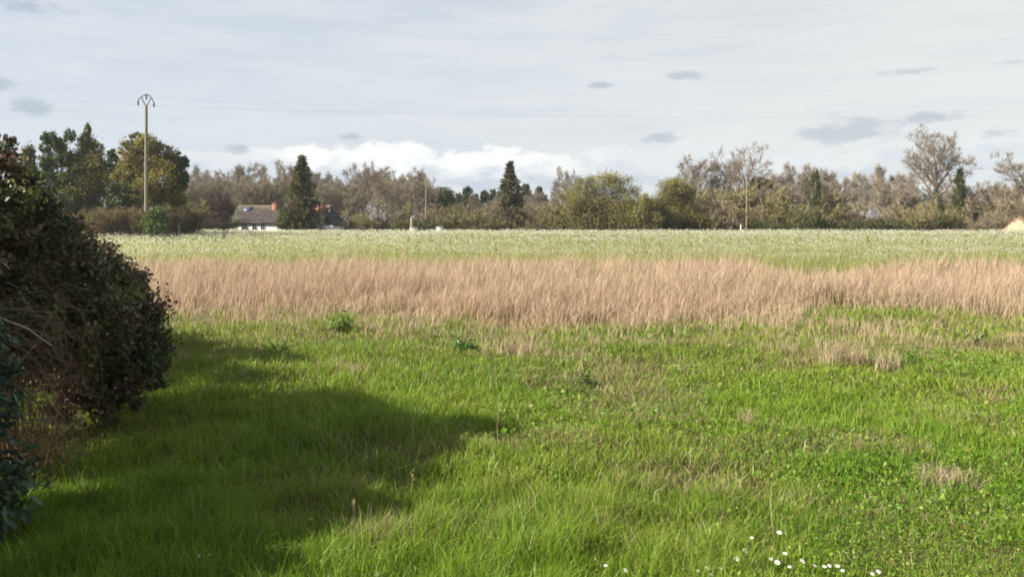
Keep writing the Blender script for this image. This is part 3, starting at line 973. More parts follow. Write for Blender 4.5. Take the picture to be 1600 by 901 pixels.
b = at(1275, 122)
t = thing('ivy_clad_tree', 'bare trunk thickly clad in dark green ivy among the right hand trees', 'tree', b)
leafy(t, 53, pts_clumps(122, b, [(1275, 274, 6, 8), (1274, 288, 9, 11), (1277, 302, 9, 11), (1273, 318, 8, 11), (1276, 334, 7, 10)]), 3200, 0.26, [(0.055, 0.075, 0.022), (0.085, 0.09, 0.03)], 11, 0.17)

b = at(1186, 128)
t = thing('ivy_clad_tree', 'wide brown green ivy mass on a trunk below the tall bare oaks', 'tree', b)
leafy(t, 54, pts_clumps(128, b, [(1184, 282, 12, 7), (1194, 290, 12, 8), (1178, 292, 8, 8)]), 1900, 0.28, [(0.065, 0.06, 0.028), (0.085, 0.07, 0.035)], 8, 0.2)

b = at(1501, 116)
t = thing('ivy_clad_tree', 'narrow ivy column standing right of the great bare oak', 'tree', b)
leafy(t, 55, pts_clumps(116, b, [(1500, 270, 5, 7), (1500, 284, 8, 10), (1502, 300, 8, 11), (1499, 318, 8, 12), (1501, 336, 7, 12), (1499, 352, 7, 9)]), 4200, 0.24, [(0.06, 0.085, 0.02), (0.085, 0.10, 0.028), (0.045, 0.06, 0.02)], 9.5, 0.17)

# willows and green bushes in spring leaf: many thin upright shoots
WILLOW = [(0.20, 0.195, 0.06), (0.225, 0.215, 0.07), (0.165, 0.165, 0.055), (0.20, 0.175, 0.08)]
willows = [(930, 108 + 6, [(925, 292, 26, 18), (950, 284, 28, 14), (972, 292, 24, 18), (905, 312, 24, 22), (940, 318, 34, 28), (980, 318, 26, 26), (915, 342, 28, 20), (960, 346, 30, 18)], 'largest yellowish green willow thicket at the field edge'),
           (1055, 116, [(1058, 288, 22, 14), (1046, 302, 22, 20), (1070, 308, 20, 20), (1054, 328, 34, 24), (1030, 336, 20, 20)], 'rounded green willow under the bare treetops, right of the largest willow thicket'),
           (1005, 112, [(1008, 318, 16, 16), (1000, 336, 22, 18), (1016, 344, 18, 14)], 'low yellowish willow between the two taller willows')]
for i, (px, d, items, lab) in enumerate(willows):
    b = at(px, d)
    t = thing('willow_tree', lab, 'tree', b)
    leafy(t, 60 + i, pts_clumps(d, b, items), 15000 if i < 2 else 5500, 0.34, WILLOW, 3.0, 0.1, stems=5, spread=1.0, up=0.9, aspect=0.38, subr=0.45, shell=0.2, bark=[(0.16, 0.125, 0.08), (0.17, 0.13, 0.08)])

# ---- bare trees: a few kinds, each then set out many times
kinds = {}
kt = thing('bare_tree', 'tmp', 'tree')
bare_tree(kt, 101, 10.0, 0.30, (11, 7, 6), (0.78, 0.5, 0.5), (46, 46, 44), (0.20, 0.2, 0.2), 20, 1.1, 0.045, trop=0.15)
kinds['round'] = kt
kt = thing('bare_tree', 'tmp', 'tree')
bare_tree(kt, 102, 10.0, 0.28, (11, 7, 6), (0.66, 0.52, 0.5), (42, 44, 44), (0.22, 0.2, 0.2), 20, 1.05, 0.045, trop=0.15, twigc=[(0.235, 0.205, 0.14), (0.27, 0.235, 0.165), (0.20, 0.175, 0.122)])
kinds['oval'] = kt
kt = thing('bare_tree', 'tmp', 'tree')
bare_tree(kt, 103, 10.0, 0.20, (10, 6, 5), (0.28, 0.5, 0.5), (36, 42, 42), (0.42, 0.2, 0.2), 9, 0.9, 0.042, bark=[(0.43, 0.37, 0.28), (0.36, 0.30, 0.22)])
kinds['slender'] = kt
kt = thing('bare_tree', 'tmp', 'tree')
bare_tree(kt, 104, 10.0, 0.19, (9, 6, 5), (0.34, 0.5, 0.5), (40, 42, 42), (0.46, 0.2, 0.2), 9, 0.9, 0.042, bark=[(0.40, 0.34, 0.25), (0.34, 0.28, 0.20)], sway=0.08)
kinds['lanky'] = kt
kt = thing('bare_tree', 'tmp', 'tree')
bare_tree(kt, 105, 10.0, 0.42, (10, 6, 6), (0.72, 0.52, 0.5), (50, 46, 44), (0.34, 0.2, 0.2), 12, 0.85, 0.04, bark=[(0.24, 0.215, 0.17), (0.20, 0.175, 0.135)], twigc=[(0.17, 0.14, 0.10), (0.20, 0.16, 0.11)])
kinds['oak'] = kt
# twiggy brown bush, many stems from the ground
def twig_bush(seed, twigc):
    root = thing('thicket_bush', 'tmp', 'bush')
    rng = np.random.default_rng(seed)
    A = Acc(); Cn = Acc()
    for sidx in range(9):
        (P0, P1, R0, R1, LV), tips = skeleton(rng, rng.uniform(2.0, 3.6), 0.05, (7, 6), (0.5, 0.5), (38, 40), (0.15, 0.15), seg=(4, 2, 2), sway=0.22)
        off = np.array([rng.normal() * 0.9, rng.normal() * 0.7, -0.1])
        s = LV == 0
        V, T = segs(P0[s] + off, P1[s] + off, R0[s], R1[s], 4); A.add(V, T, np.array((0.22, 0.165, 0.11)))
        V, T = segs(P0[~s] + off, P1[~s] + off, R0[~s], R1[~s], 3); Cn.add(V, T, np.array(twigc[0]))
        V, T, C = twigs_from(rng, tips, 8, 0.5, 0.06, twigc); V = V + off; Cn.add(V, T, C)
    link('stems', A.mesh('stems'), M_BARK, root, kind='stuff'); link('crown', Cn.mesh('crown'), M_TWIG, root)
    return root
kinds['thicket'] = twig_bush(111, [(0.20, 0.16, 0.11), (0.235, 0.19, 0.13), (0.175, 0.145, 0.09)])
kinds['thicket_green'] = twig_bush(112, [(0.18, 0.165, 0.07), (0.215, 0.19, 0.09), (0.15, 0.14, 0.06)])
kt = thing('evergreen_bush', 'tmp', 'bush')
leafy(kt, 113, [(0, 0, 0.9, 1.5, 1.2, 0.9), (-0.9, 0.2, 0.7, 1.0, 0.9, 0.7), (1.0, -0.1, 0.75, 1.1, 0.9, 0.75)], 1500, 0.22, [(0.075, 0.08, 0.03), (0.09, 0.09, 0.036), (0.055, 0.065, 0.026)], 0.6, 0.05, stems=3, spread=0.4)
kinds['evergreen'] = kt
kt = thing('forest_pine', 'tmp', 'tree')
spruce(kt, 114, 10.0, 2.0, [(0.07, 0.088, 0.05), (0.09, 0.105, 0.055)], 15, 9, (0.16, 0.12, 0.09), 0.25, 0.15, 0.7, 0.75)
kinds['pine'] = kt

heights = {}
for k_, r_ in kinds.items():
    zs = []
    for ch in r_.children:
        co = np.zeros(len(ch.data.vertices) * 3, np.float32); ch.data.vertices.foreach_get('co', co); zs.append(co[2::3])
    heights[k_] = float(np.percentile(np.concatenate(zs), 99.7))
def wood_zone(px):
    for lim, ph in ((372, 'between the round oak and the purple plum'), (440, 'above the left half of the house roof'), (508, 'behind the big conifer at the house'),
                    (580, 'just right of the white house'), (640, 'above the small yellowish bush, left of the thin pole'), (2000, 'around the thin pole left of the spruce')):
        if px < lim: return ph
def right_zone(px):
    for lim, ph in ((1230, 'right of the brown ivy mass'), (1270, 'just left of the ivy clad trunk'), (1320, 'just right of the ivy clad trunk'), (1375, 'above the evergreen undergrowth, midway to the great oak'), (2000, 'just left of the great oak')):
        if px < lim: return ph
def foot_zone(px):
    for lim, ph in ((372, 'beside the purple plum'), (600, 'right of the white house'), (700, 'around the thin pole left of the umbrella pine'), (790, 'left of the spruce'), (905, 'between spruce and largest willow'), (1000, 'at the largest willow thicket'),
                    (1130, 'at the rounded green willow'), (1180, 'around the thin pole of the right hand wood'), (1300, 'below the ivy clad trunk'), (1400, 'behind the evergreen undergrowth'), (1490, 'around the foot of the great oak'), (2000, 'beside the straw heap')):
        if px < lim: return ph
used = set()
def place(kind, px, d, top, lab, group=None, wide=1.0, rz=None, name=None, base=None):
    """put a tree of a kind at column px and distance d with its top at row top"""
    b = at(px, d)
    s = (Z(top, d) - b[2]) / heights[kind]
    rz = random_rz.uniform(0, 6.28) if rz is None else rz
    sc = (s * wide, s * wide, s)
    root = kinds[kind]
    if kind not in used:
        used.add(kind)
        root.location = b; root.rotation_euler = (0, 0, rz); root.scale = sc; root['label'] = lab
        if group: root['group'] = group
        o = root
    else:
        o = dup(root, b, rz, sc, lab)
        if group: o['group'] = group
        elif 'group' in o.keys(): del o['group']
    if name: o.name = name
    return o


random_rz = random.Random(7)
rr = random.Random(99)

# trees one can single out
b = at(1465, 119)
t = thing('bare_oak', 'great bare oak with a wide domed crown rising above the right hand trees', 'tree', b, 0.4)
tips = bare_tree(t, 121, (Z(193, 119) - b[2]) * 0.66, 0.5, (14, 8, 6, 3), (0.56, 0.50, 0.48, 0.5), (60, 44, 42, 42), (0.48, 0.25, 0.2, 0.2), 6, 0.7, 0.03,
                 bark=[(0.30, 0.245, 0.175), (0.25, 0.205, 0.15)], twigc=[(0.165, 0.14, 0.11), (0.20, 0.165, 0.12)], split=2, trop=0.22, wob=0.13)
A = Acc(); rng = np.random.default_rng(3)
foliage(A, rng, [(0, 0, 5.5, 0.75, 0.75, 2.2), (0.2, 0, 3.0, 0.9, 0.9, 2.0), (0.8, -0.3, 1.2, 1.5, 1.0, 1.4)], 3000, 0.22, [(0.04, 0.065, 0.022), (0.06, 0.085, 0.028)])
link('ivy', A.mesh('ivy'), M_LEAF, t)
place('oak', 1176, 128, 226, 'tallest bare tree of the middle group, right above the brown ivy mass', wide=0.95)
place('oak', 1142, 130, 232, 'tall bare tree left of the tallest one in the middle group', wide=0.75)
place('round', 1092, 130, 243, 'bare spreading tree rising behind the rounded green willow', wide=0.85)
place('lanky', 1118, 131, 248, 'thin bare tree between the spreading tree and the tall middle group', wide=0.8)
place('oak', 1596, 117, 236, 'bare tree cut by the right edge of the view, above the straw heap', wide=1.25)
place('oval', 896, 138, 262, 'bare treetop standing just left above the largest willow', wide=0.65)
place('slender', 866, 140, 280, 'slim bare tree midway between the spruce and the largest willow', wide=0.8)
place('round', 655, 150, 262, 'bare treetop directly behind the thin pole', wide=0.8)

for row, (d0, base_top) in enumerate(((146, 282), (158, 270), (172, 260))):
    px = 282 + row * 9
    while px < 660:
        top = base_top + rr.uniform(-9, 12)
        if 505 < px < 560: top += 14
        if px > 600: top += 4
        place(rr.choice(('round', 'oval', 'round', 'oval', 'slender')), px, d0 + rr.uniform(-4, 5), top, 'leafless tree in the wood ' + wood_zone(px), 'bare trees ' + wood_zone(px), rr.uniform(0.75, 1.0))
        px += rr.uniform(17, 27)
gM = 'bare trees in the gap around the spruce'
for row, (d0, base_top) in enumerate(((142, 322), (156, 310))):
    px = 668 + row * 8
    while px < 900:
        top = base_top + rr.uniform(-8, 8) - 14 * (px > 840)
        place(rr.choice(('round', 'oval', 'slender')), px, d0 + rr.uniform(-3, 4), top, 'low leafless tree in the gap around the pointed spruce', gM, rr.uniform(0.8, 1.05))
        px += rr.uniform(15, 24)
for row, (d0, base_top) in enumerate(((126, 292), (133, 276), (144, 264))):
    px = 1196 + row * 5
    while px < 1432:
        top = base_top + rr.uniform(-11, 14)
        place(rr.choice(('slender', 'lanky')), px, d0 + rr.uniform(-3, 3), top, 'slender leafless tree ' + right_zone(px), 'slender bare trees ' + right_zone(px), rr.uniform(0.7, 0.95))
        px += rr.uniform(13, 21)
for row, (d0, base_top) in enumerate(((127, 306), (138, 292))):
    px = 1082 + row * 7
    while px < 1200:
        place(rr.choice(('oval', 'round', 'slender')), px, d0, base_top + rr.uniform(-9, 12), 'low leafless tree under the tall bare middle group', 'low bare trees of the middle group', rr.uniform(0.9, 1.1))
        px += rr.uniform(16, 24)
for row, (d0, base_top) in enumerate(((124, 300), (134, 288))):
    px = 1400 + row * 8
    while px < 1660:
        if row == 0 and 1450 < px < 1480: px += 22; continue
        place(rr.choice(('round', 'oval', 'round')), px, d0 + rr.uniform(-2, 3), base_top + rr.uniform(-10, 13), 'low rounded leafless tree ' + ('left of' if px < 1450 else 'under' if px < 1490 else 'right of') + ' the great bare oak', 'low bare trees ' + ('left of' if px < 1450 else 'under' if px < 1490 else 'right of') + ' the great oak', rr.uniform(0.9, 1.15))
        px += rr.uniform(19, 27)
# thickets along the foot of the woods
for x0, x1, d0, top, kind in ((536, 668, 122, 338, 'thicket'), (545, 700, 134, 326, 'thicket'), (700, 905, 122, 336, 'thicket_green'), (690, 900, 132, 326, 'thicket'),
                              (876, 1100, 119, 312, 'thicket_green'), (980, 1100, 115, 326, 'thicket_green'), (1075, 1210, 122, 300, 'thicket_green'), (1075, 1270, 117, 322, 'thicket_green'), (1085, 1290, 123, 310, 'thicket'), (1280, 1440, 121, 326, 'thicket'), (1400, 1660, 118, 318, 'thicket'), (1425, 1650, 112, 334, 'thicket'), (290, 370, 124, 330, 'thicket')):
    px = x0 + rr.uniform(0, 8)
    while px < x1:
        kk = kind if rr.random() < 0.75 else ('thicket' if kind != 'thicket' else 'thicket_green')
        if not (775 < px < 820 and d0 < 126):
            place(kk, px, d0 + rr.uniform(-2, 2), top + rr.uniform(-9, 9), ('brown' if kk == 'thicket' else 'olive') + ' twiggy bush along the field edge ' + foot_zone(px), ('brown' if kk == 'thicket' else 'olive') + ' thicket bushes ' + foot_zone(px), rr.uniform(0.8, 1.15))
        px += rr.uniform(15, 24)
px = 70
while px < 300:
    place('thicket' if rr.random() < 0.7 else 'thicket_green', px, 91 + rr.uniform(-2, 3), 316 + rr.uniform(-8, 8), 'brown underwood bush in the shade below the copse left of the plum', 'underwood below the copse at the left', 1.2)
    px += rr.uniform(11, 16)
gE = 'low evergreen undergrowth along the far field edge'
for x0, x1 in ((1190, 1420),):
    px = x0
    while px < x1:
        place('evergreen', px, 113 + rr.uniform(-1.5, 2), 345 + rr.uniform(-6, 6), 'low dark green undergrowth bush below the slender bare trees', gE, rr.uniform(0.9, 1.3))
        px += rr.uniform(13, 20)
place('evergreen', 1264, 112, 326, 'taller dark evergreen bush left below the ivy clad trunk', wide=0.8)
place('evergreen', 632, 117, 341, 'dark evergreen bush left of the pale post and white boxes')
place('evergreen', 672, 118, 343, 'small dark evergreen bush at the foot of the thin pole', wide=0.8)
place('evergreen', 1474, 112, 334, 'dark evergreen bush at the foot of the great oak', wide=0.8)
b = at(567, 116)
t = thing('willow_bush', 'small yellowish green bush right of the white house', 'bush', b)
leafy(t, 70, pts_clumps(116, b, [(562, 344, 16, 9), (575, 347, 12, 8)]), 1800, 0.2, WILLOW, 0.7, 0.05, stems=3, spread=0.4, up=0.7, aspect=0.35)
# far pines showing in the gap
gP = 'far dark pines in the gap beside the spruce'
for px, top in ((716, 302), (730, 292), (744, 303), (757, 298), (770, 296), (782, 302), (812, 300), (822, 288), (833, 304), (843, 292), (851, 304), (706, 308), (763, 305), (738, 306)):
    place('pine', px, 205 + rr.uniform(-10, 12), top, 'far dark pine top in the gap beside the pointed spruce', gP, rr.uniform(0.85, 1.2))

# ---- slim poles, posts, boxes, heap
def slim_pole(px, d, top, r, lab, col):
    b = at(px, d)
    t = thing('utility_pole', lab, 'pole', b)
    h = Z(top, d) - b[2]
    A = Acc(); tube(A, [(0, 0, -0.2), (0, 0, h * 0.5), (0, 0, h)], r, r * 0.65, col, 8)
    link('pole', A.mesh('pole'), M_BARK, t)
    A = Acc(); A.box(-0.14, 0.14, -r - 0.09, -r * 0.5, h - 0.5, h - 0.25, (0.2, 0.2, 0.2))
    link('bracket', A.mesh('bracket'), M_BARK, t)


slim_pole(665.5, 121, 277, 0.10, 'thin pale pole left of the round umbrella pine', (0.26, 0.22, 0.15))
slim_pole(1166.5, 111, 276, 0.085, 'thin pale pole in front of the bare trees on the right', (0.28, 0.24, 0.17))


def marker(px, d, top, w, lab, col):
    b = at(px, d)
    t = thing('marker_post', lab, 'post', b)
    h = Z(top, d) - b[2]; hw = w / 2
    A = Acc(); A.box(-hw, hw, -hw, hw, -0.1, h - 0.12, col); link('post', A.mesh('post'), M_BARK, t)
    A = Acc()
    A.add([(-hw - .02, -hw - .02, h - .12), (hw + .02, -hw - .02, h - .12), (hw + .02, hw + .02, h - .12), (-hw - .02, hw + .02, h - .12), (0, 0, h + .03)],
          [(0, 1, 4), (1, 2, 4), (2, 3, 4), (3, 0, 4), (0, 2, 1), (0, 3, 2)], col)
    link('cap', A.mesh('cap'), M_BARK, t)


marker(1157.5, 109, 350, 0.15, 'short white post at the edge of the crop near the thin pole', (0.5, 0.49, 0.45))
marker(643, 112, 338, 0.24, 'pale stone post beside the white boxes in the field edge', (0.30, 0.27, 0.21))
for px, w, top, lab in ((646.5, 11, 355, 'white box beside the pale stone post at the field edge'), (688, 11, 354, 'white box standing alone at the field edge right of the thin pole')):
    d = 110.5
    b = at(px, d)
    t = thing('storage_box', lab, 'box', b)
    hw = span(d, w) / 2; h = Z(top, d) - b[2]
    A = Acc(); A.box(-hw, hw, -0.4, 0.4, -0.1, h - 0.1, (0.5, 0.5, 0.48)); link('body', A.mesh('body'), M_PETAL, t)
    A = Acc(); A.box(-hw - 0.04, hw + 0.04, -0.44, 0.44, h - 0.1, h, (0.54, 0.54, 0.52)); link('lid', A.mesh('lid'), M_PETAL, t)


def heap():
    rng = np.random.default_rng(8)
    d = 109.5
    b = at(1593, d)
    t = thing('straw_heap', 'beige conical straw heap at the far right edge of the crop', 'heap', b)
    R, Hh = span(d, 30), Z(340, d) - b[2]
    na, nr = 28, 10
    V = [(0, 0, Hh)]; C = [(0.37, 0.28, 0.19)]
    for i in range(1, nr + 1):
        for j in range(na):
            a = 2 * PI * j / na
            r = R * i / nr * (1 + 0.12 * math.sin(a * 3 + i) * (i / nr))
            z = Hh * (1 - (i / nr) ** 1.25) + rng.normal() * 0.05
            V.append((r * math.cos(a), r * math.sin(a), z)); C.append(np.array((0.37, 0.28, 0.19)) * rng.uniform(0.85, 1.15))
    T = [(0, 1 + j, 1 + (j + 1) % na) for j in range(na)]
    for i in range(nr - 1):
        for j in range(na):
            p, q = 1 + i * na + j, 1 + i * na + (j + 1) % na
            T += [(p, p + na, q + na), (p, q + na, q)]
    A = Acc(); A.add(V, T, np.array(C)); link('mound', A.mesh('mound'), M_BARK, t)
    P = np.array(V)[rng.integers(1, len(V), 900)] + rng.normal(size=(900, 3)) * 0.12
    A = Acc(); V2, T2, C2 = tris(rng, P, unit(rng, 900), 0.4, 0.035, pal(rng, 900, [(0.55, 0.43, 0.28), (0.45, 0.33, 0.2)])); A.add(V2, T2, C2)
    link('loose_straw', A.mesh('loose_straw'), M_DRY, t, kind='stuff')


heap()

# ------------------------------------------------------------------ the hedge at the left
HEDGEC = [(0.068, 0.075, 0.025), (0.09, 0.096, 0.03), (0.042, 0.052, 0.021), (0.135, 0.13, 0.045), (0.055, 0.065, 0.022), (0.072, 0.085, 0.026), (0.115, 0.08, 0.045), (0.10, 0.07, 0.042)]


def shrub(name, lab, base, clumps, n, size, cols, seed, stem_n=9, stem_h=0.9, sub=60, subr=0.22, shell=0.45, aspect=0.55, leaf_kind='leaves', dead=0):
    """clumps are in world coordinates; stems run from the ground into them"""
    rng = np.random.default_rng(seed)
    b = (base[0], base[1], g1(*base))
    t = thing(name, lab, 'hedge', b)
    o = np.array(b)
    cl = [(c[0] - o[0], c[1] - o[1], c[2] - o[2], *c[3:]) for c in clumps]
    A = Acc()
    foliage(A, rng, cl, n, size, cols, sub=sub, subr=subr, shell=shell, up=0.1, aspect=aspect)
    link(leaf_kind, A.mesh(leaf_kind), M_LEAF, t, kind='stuff')
    A = Acc()
    for i in range(stem_n):
        ci = cl[rng.integers(len(cl))]; c = np.array(ci[:3])
        g = np.array([c[0] * 0.55 + rng.normal() * 0.35, c[1] * 0.8 + rng.normal() * 0.3, -0.05])
        m = (g + c) / 2 + rng.normal(size=3) * 0.12
        tube(A, [g, (g * 2 + m) / 3 + rng.normal(size=3) * 0.05, m, c], 0.018, 0.006, (0.13, 0.095, 0.065), 6)
        for _ in range(9):
            e = c + unit(rng, 1)[0] * np.array(ci[3:]) * 0.9
            q = m + (c - m) * rng.uniform(0, 1)
            tube(A, [q, (q + e) / 2 + rng.normal(size=3) * 0.08, e], 0.008, 0.002, (0.14, 0.10, 0.07), 4)
    link('stems', A.mesh('stems'), M_BARK, t, kind='stuff')
    return t, rng


# tall ivy grown shrub in the middle of the picture's left edge
main, rng = shrub('hedge_shrub', 'tall dark hedge shrub with a tangle of dead twigs at the left edge', (-5.3, 7.9),
                  [(-5.9, 7.9, 2.55, 0.75, 0.9, 0.75), (-5.35, 7.7, 2.35, 0.70, 0.8, 0.75), (-5.05, 8.1, 1.95, 0.68, 0.8, 0.72), (-4.85, 8.3, 1.5, 0.72, 0.7, 0.65),
                   (-5.5, 8.2, 1.6, 0.9, 0.9, 0.9), (-6.3, 8.0, 1.4, 0.9, 1.1, 1.2), (-5.0, 7.5, 1.6, 0.55, 0.6, 0.5), (-5.9, 7.0, 2.0, 0.7, 0.7, 1.0), (-5.2, 7.1, 2.35, 0.5, 0.5, 0.62), (-5.02, 7.9, 2.5, 0.45, 0.5, 0.45), (-5.45, 8.0, 3.0, 0.4, 0.5, 0.45), (-5.5, 7.75, 2.85, 0.55, 0.6, 0.52), (-5.3, 6.5, 2.1, 0.5, 0.5, 0.75), (-5.3, 6.6, 2.2, 0.5, 0.55, 0.6)],
                  82000, 0.058, HEDGEC, 201, 14, dead=1)
# dead twigs: long thin arching sprays hanging down the front of the shrub
A = Acc()
for i in range(520):
    s0 = np.array([rng.uniform(-5.5, -4.55), rng.uniform(6.9, 7.9), rng.uniform(0.7, 1.95)])
    L = rng.uniform(0.35, 1.1)
    dirn = np.array([rng.uniform(0.2, 1.0), rng.uniform(-0.5, 0.2), rng.uniform(-0.55, 0.25)]); dirn /= np.linalg.norm(dirn)
    if i >= 300: dirn = np.array([rng.normal() * 0.35, rng.normal() * 0.3, -1.0]); s0[2] = rng.uniform(0.4, 1.1)
    e = s0 + dirn * L + np.array([0, 0, -0.15 * L])
    m = (s0 + e) / 2 + np.array([0, 0, 0.12 * L]) + rng.normal(size=3) * 0.05
    e[0] = min(e[0], -4.18); m[0] = min(m[0], -4.2)
    e[2] = max(e[2], 0.02)
    pts = [s0 - np.array(main.location), m - np.array(main.location), e - np.array(main.location)]
    c = pal(rng, 1, [(0.17, 0.12, 0.085), (0.22, 0.16, 0.115), (0.12, 0.085, 0.06)] if i < 300 else [(0.24, 0.13, 0.085), (0.20, 0.12, 0.08), (0.15, 0.085, 0.06)])[0]
    tube(A, pts, rng.uniform(0.0025, 0.0065), 0.0012, c * 1.15, 4)
link('dead_twigs', A.mesh('dead_twigs'), M_BARK, main, kind='stuff')
# one long pale dead branch lying across them
A = Acc()
tube(A, np.array([(-5.2, 6.75, 1.78), (-4.95, 6.75, 1.80), (-4.65, 6.8, 1.70), (-4.35, 6.9, 1.55), (-4.2, 7.0, 1.38)]) - np.array(main.location), 0.017, 0.006, (0.34, 0.27, 0.2), 6)
link('dead_branch', A.mesh('dead_branch'), M_BARK, main, label='long pale dead branch across the twigs')
# curled brown leaves still hanging in the undercut
A = Acc()
n = 2600
P = np.stack([rng.uniform(-5.3, -4.35, n), rng.uniform(7.0, 8.2, n), rng.uniform(0.05, 1.1, n)], 1) - np.array(main.location)
V, T, C = leaves(rng, P, rng.uniform(0.02, 0.05, n), pal(rng, n, [(0.20, 0.10, 0.055), (0.13, 0.075, 0.045), (0.26, 0.16, 0.09), (0.16, 0.06, 0.04)]), 0, 0.5, 0.5)
A.add(V, T, C); link('dead_leaves', A.mesh('dead_leaves'), M_LEAF, main, kind='stuff')

shrub('hedge_shrub', 'lower rounded hedge shrub with dark leaves beside the tall one', (-5.0, 9.6),
      [(-5.35, 9.4, 1.75, 0.5, 0.6, 0.58), (-5.1, 9.6, 1.5, 0.5, 0.6, 0.6), (-4.9, 9.5, 1.15, 0.60, 0.7, 0.62), (-4.72, 9.4, 0.80, 0.55, 0.6, 0.48), (-5.5, 9.9, 1.2, 0.8, 0.8, 0.9), (-4.95, 9.6, 0.55, 0.6, 0.6, 0.35), (-4.85, 9.35, 0.48, 0.42, 0.45, 0.34), (-5.2, 9.4, 0.3, 0.5, 0.5, 0.3)],
      46000, 0.06, HEDGEC, 202, 9)
shrub('hedge_shrub', 'brown leaved hedge shrub showing behind the tall dark one', (-7.2, 12.7),
      [(-7.05, 12.7, 1.6, 0.6, 0.7, 0.62), (-6.7, 12.5, 1.25, 0.55, 0.7, 0.65), (-7.6, 13.1, 1.2, 0.9, 0.9, 1.05), (-6.85, 12.6, 0.6, 0.8, 0.8, 0.6), (-6.4, 11.3, 1.0, 0.7, 0.8, 0.88)],
      30000, 0.08, [(0.16, 0.115, 0.05), (0.20, 0.13, 0.065), (0.11, 0.105, 0.04), (0.13, 0.08, 0.05)], 203, 7)
shrub('hedge_shrub', 'dark hedge shrub furthest back, behind the brown leaved one', (-10.0, 15.6),
      [(-9.3, 14.6, 1.15, 1.0, 1.0, 1.05), (-10.6, 15.6, 1.2, 1.1, 1.0, 1.1), (-8.4, 13.8, 1.1, 0.85, 0.8, 1.05), (-11.8, 16.6, 1.2, 1.1, 1.0, 1.1)], 20000, 0.15, HEDGEC, 204, 6)
shrub('hedge_shrub', 'dark hedge shrub nearest the road, left of the laurel', (-5.4, 4.3),
      [(-5.2, 4.5, 1.2, 0.75, 0.8, 1.0), (-5.25, 3.7, 1.25, 0.7, 0.8, 1.05), (-5.4, 2.8, 1.25, 0.8, 0.9, 1.1), (-5.6, 1.6, 1.2, 0.8, 0.9, 1.1), (-5.3, 5.5, 1.7, 0.7, 0.7, 1.0), (-5.35, 6.15, 1.9, 0.6, 0.6, 0.85), (-5.9, 5.2, 1.2, 0.8, 1.0, 1.1)], 36000, 0.15, HEDGEC, 205, 6)


def laurel():
    """blue green laurel in the bottom left corner; its biggest leaves are single parts"""
    rng = np.random.default_rng(210)
    base = (-4.47, 5.75); b = np.array([base[0], base[1], g1(*base)])
    t = thing('laurel_shrub', 'blue green laurel shrub with long leaves in the bottom left corner', 'shrub', tuple(b))
    cl = [(-0.05, 0, 1.6, 0.62, 0.6, 0.5), (0.02, 0, 1.0, 0.72, 0.65, 0.55), (0.05, 0, 0.5, 0.72, 0.62, 0.5), (-0.5, 0.1, 1.2, 0.7, 0.7, 0.9), (0.0, 0, 0.2, 0.65, 0.6, 0.25)]
    cols = [(0.030, 0.058, 0.032), (0.042, 0.078, 0.040), (0.026, 0.048, 0.025), (0.06, 0.09, 0.04)]
    A = Acc()
    foliage(A, rng, cl, 13000, 0.10, cols, sub=50, subr=0.2, shell=0.55, up=0.1, aspect=0.32)
    link('leaves', A.mesh('leaves'), M_LEAF, t, kind='stuff')
    # 300 single leaves on the side that faces the meadow and the road
    metal = []
    for k in range(3):
        v = []; c = np.array(cols[k]) * 1.25
        prof = [(0, 0.004), (0.03, 0.018), (0.06, 0.022), (0.09, 0.015), (0.115, 0.001)]
        for xx, ww in prof:
            zc = -1.2 * xx * xx
            v += [(xx, -ww, zc + 0.006), (xx, 0, zc), (xx, ww, zc + 0.006)]
        f = []
        for i in range(4):
            for j in range(2):
                a = i * 3 + j
                f += [(a, a + 3, a + 4), (a, a + 4, a + 1)]
        metal.append(tri_mesh('leaf', np.array(v), np.array(f), np.tile(c, (len(v), 1))))
        metal[-1].materials.append(M_LEAF)
    for i in range(300):
        c = cl[rng.integers(3)]
        for _ in range(20):
            u = unit(rng, 1)[0]
            if u[0] - u[1] * 0.8 > 0.35: break
        p = np.array(c[:3]) + u * np.array(c[3:]) * rng.uniform(0.9, 1.08)
        if p[2] < 0.05: p[2] = rng.uniform(0.05, 0.3)
        o = link('leaf', metal[i % 3], None, t)
        o.location = p
        dv = Vector(u) + Vector(tuple(rng.normal(size=3) * 0.6)) + Vector((0, 0, -0.2))
        o.rotation_euler = dv.to_track_quat('X', 'Z').to_euler()
        s = rng.uniform(0.8, 1.35); o.scale = (s, s, s)
    A = Acc()
    for i in range(7):
        g = np.array([rng.normal() * 0.15, rng.normal() * 0.15, -0.05]); c = np.array(cl[rng.integers(4)][:3]) + rng.normal(size=3) * 0.2
        tube(A, [g, (g + c) / 2 + rng.normal(size=3) * 0.06, c], 0.025, 0.008, (0.13, 0.10, 0.07), 6)
    link('stems', A.mesh('stems'), M_BARK, t, kind='stuff')


laurel()

# ------------------------------------------------------------------ small things in the meadow
def spot(px, py):
    """the point of the meadow seen at a photograph pixel"""
    y = CZ * F / (py - HY)
    for _ in range(6):
        y = (CZ - g1(X(px, y), y)) * F / (py - HY)
    return X(px, y), y, g1(X(px, y), y)


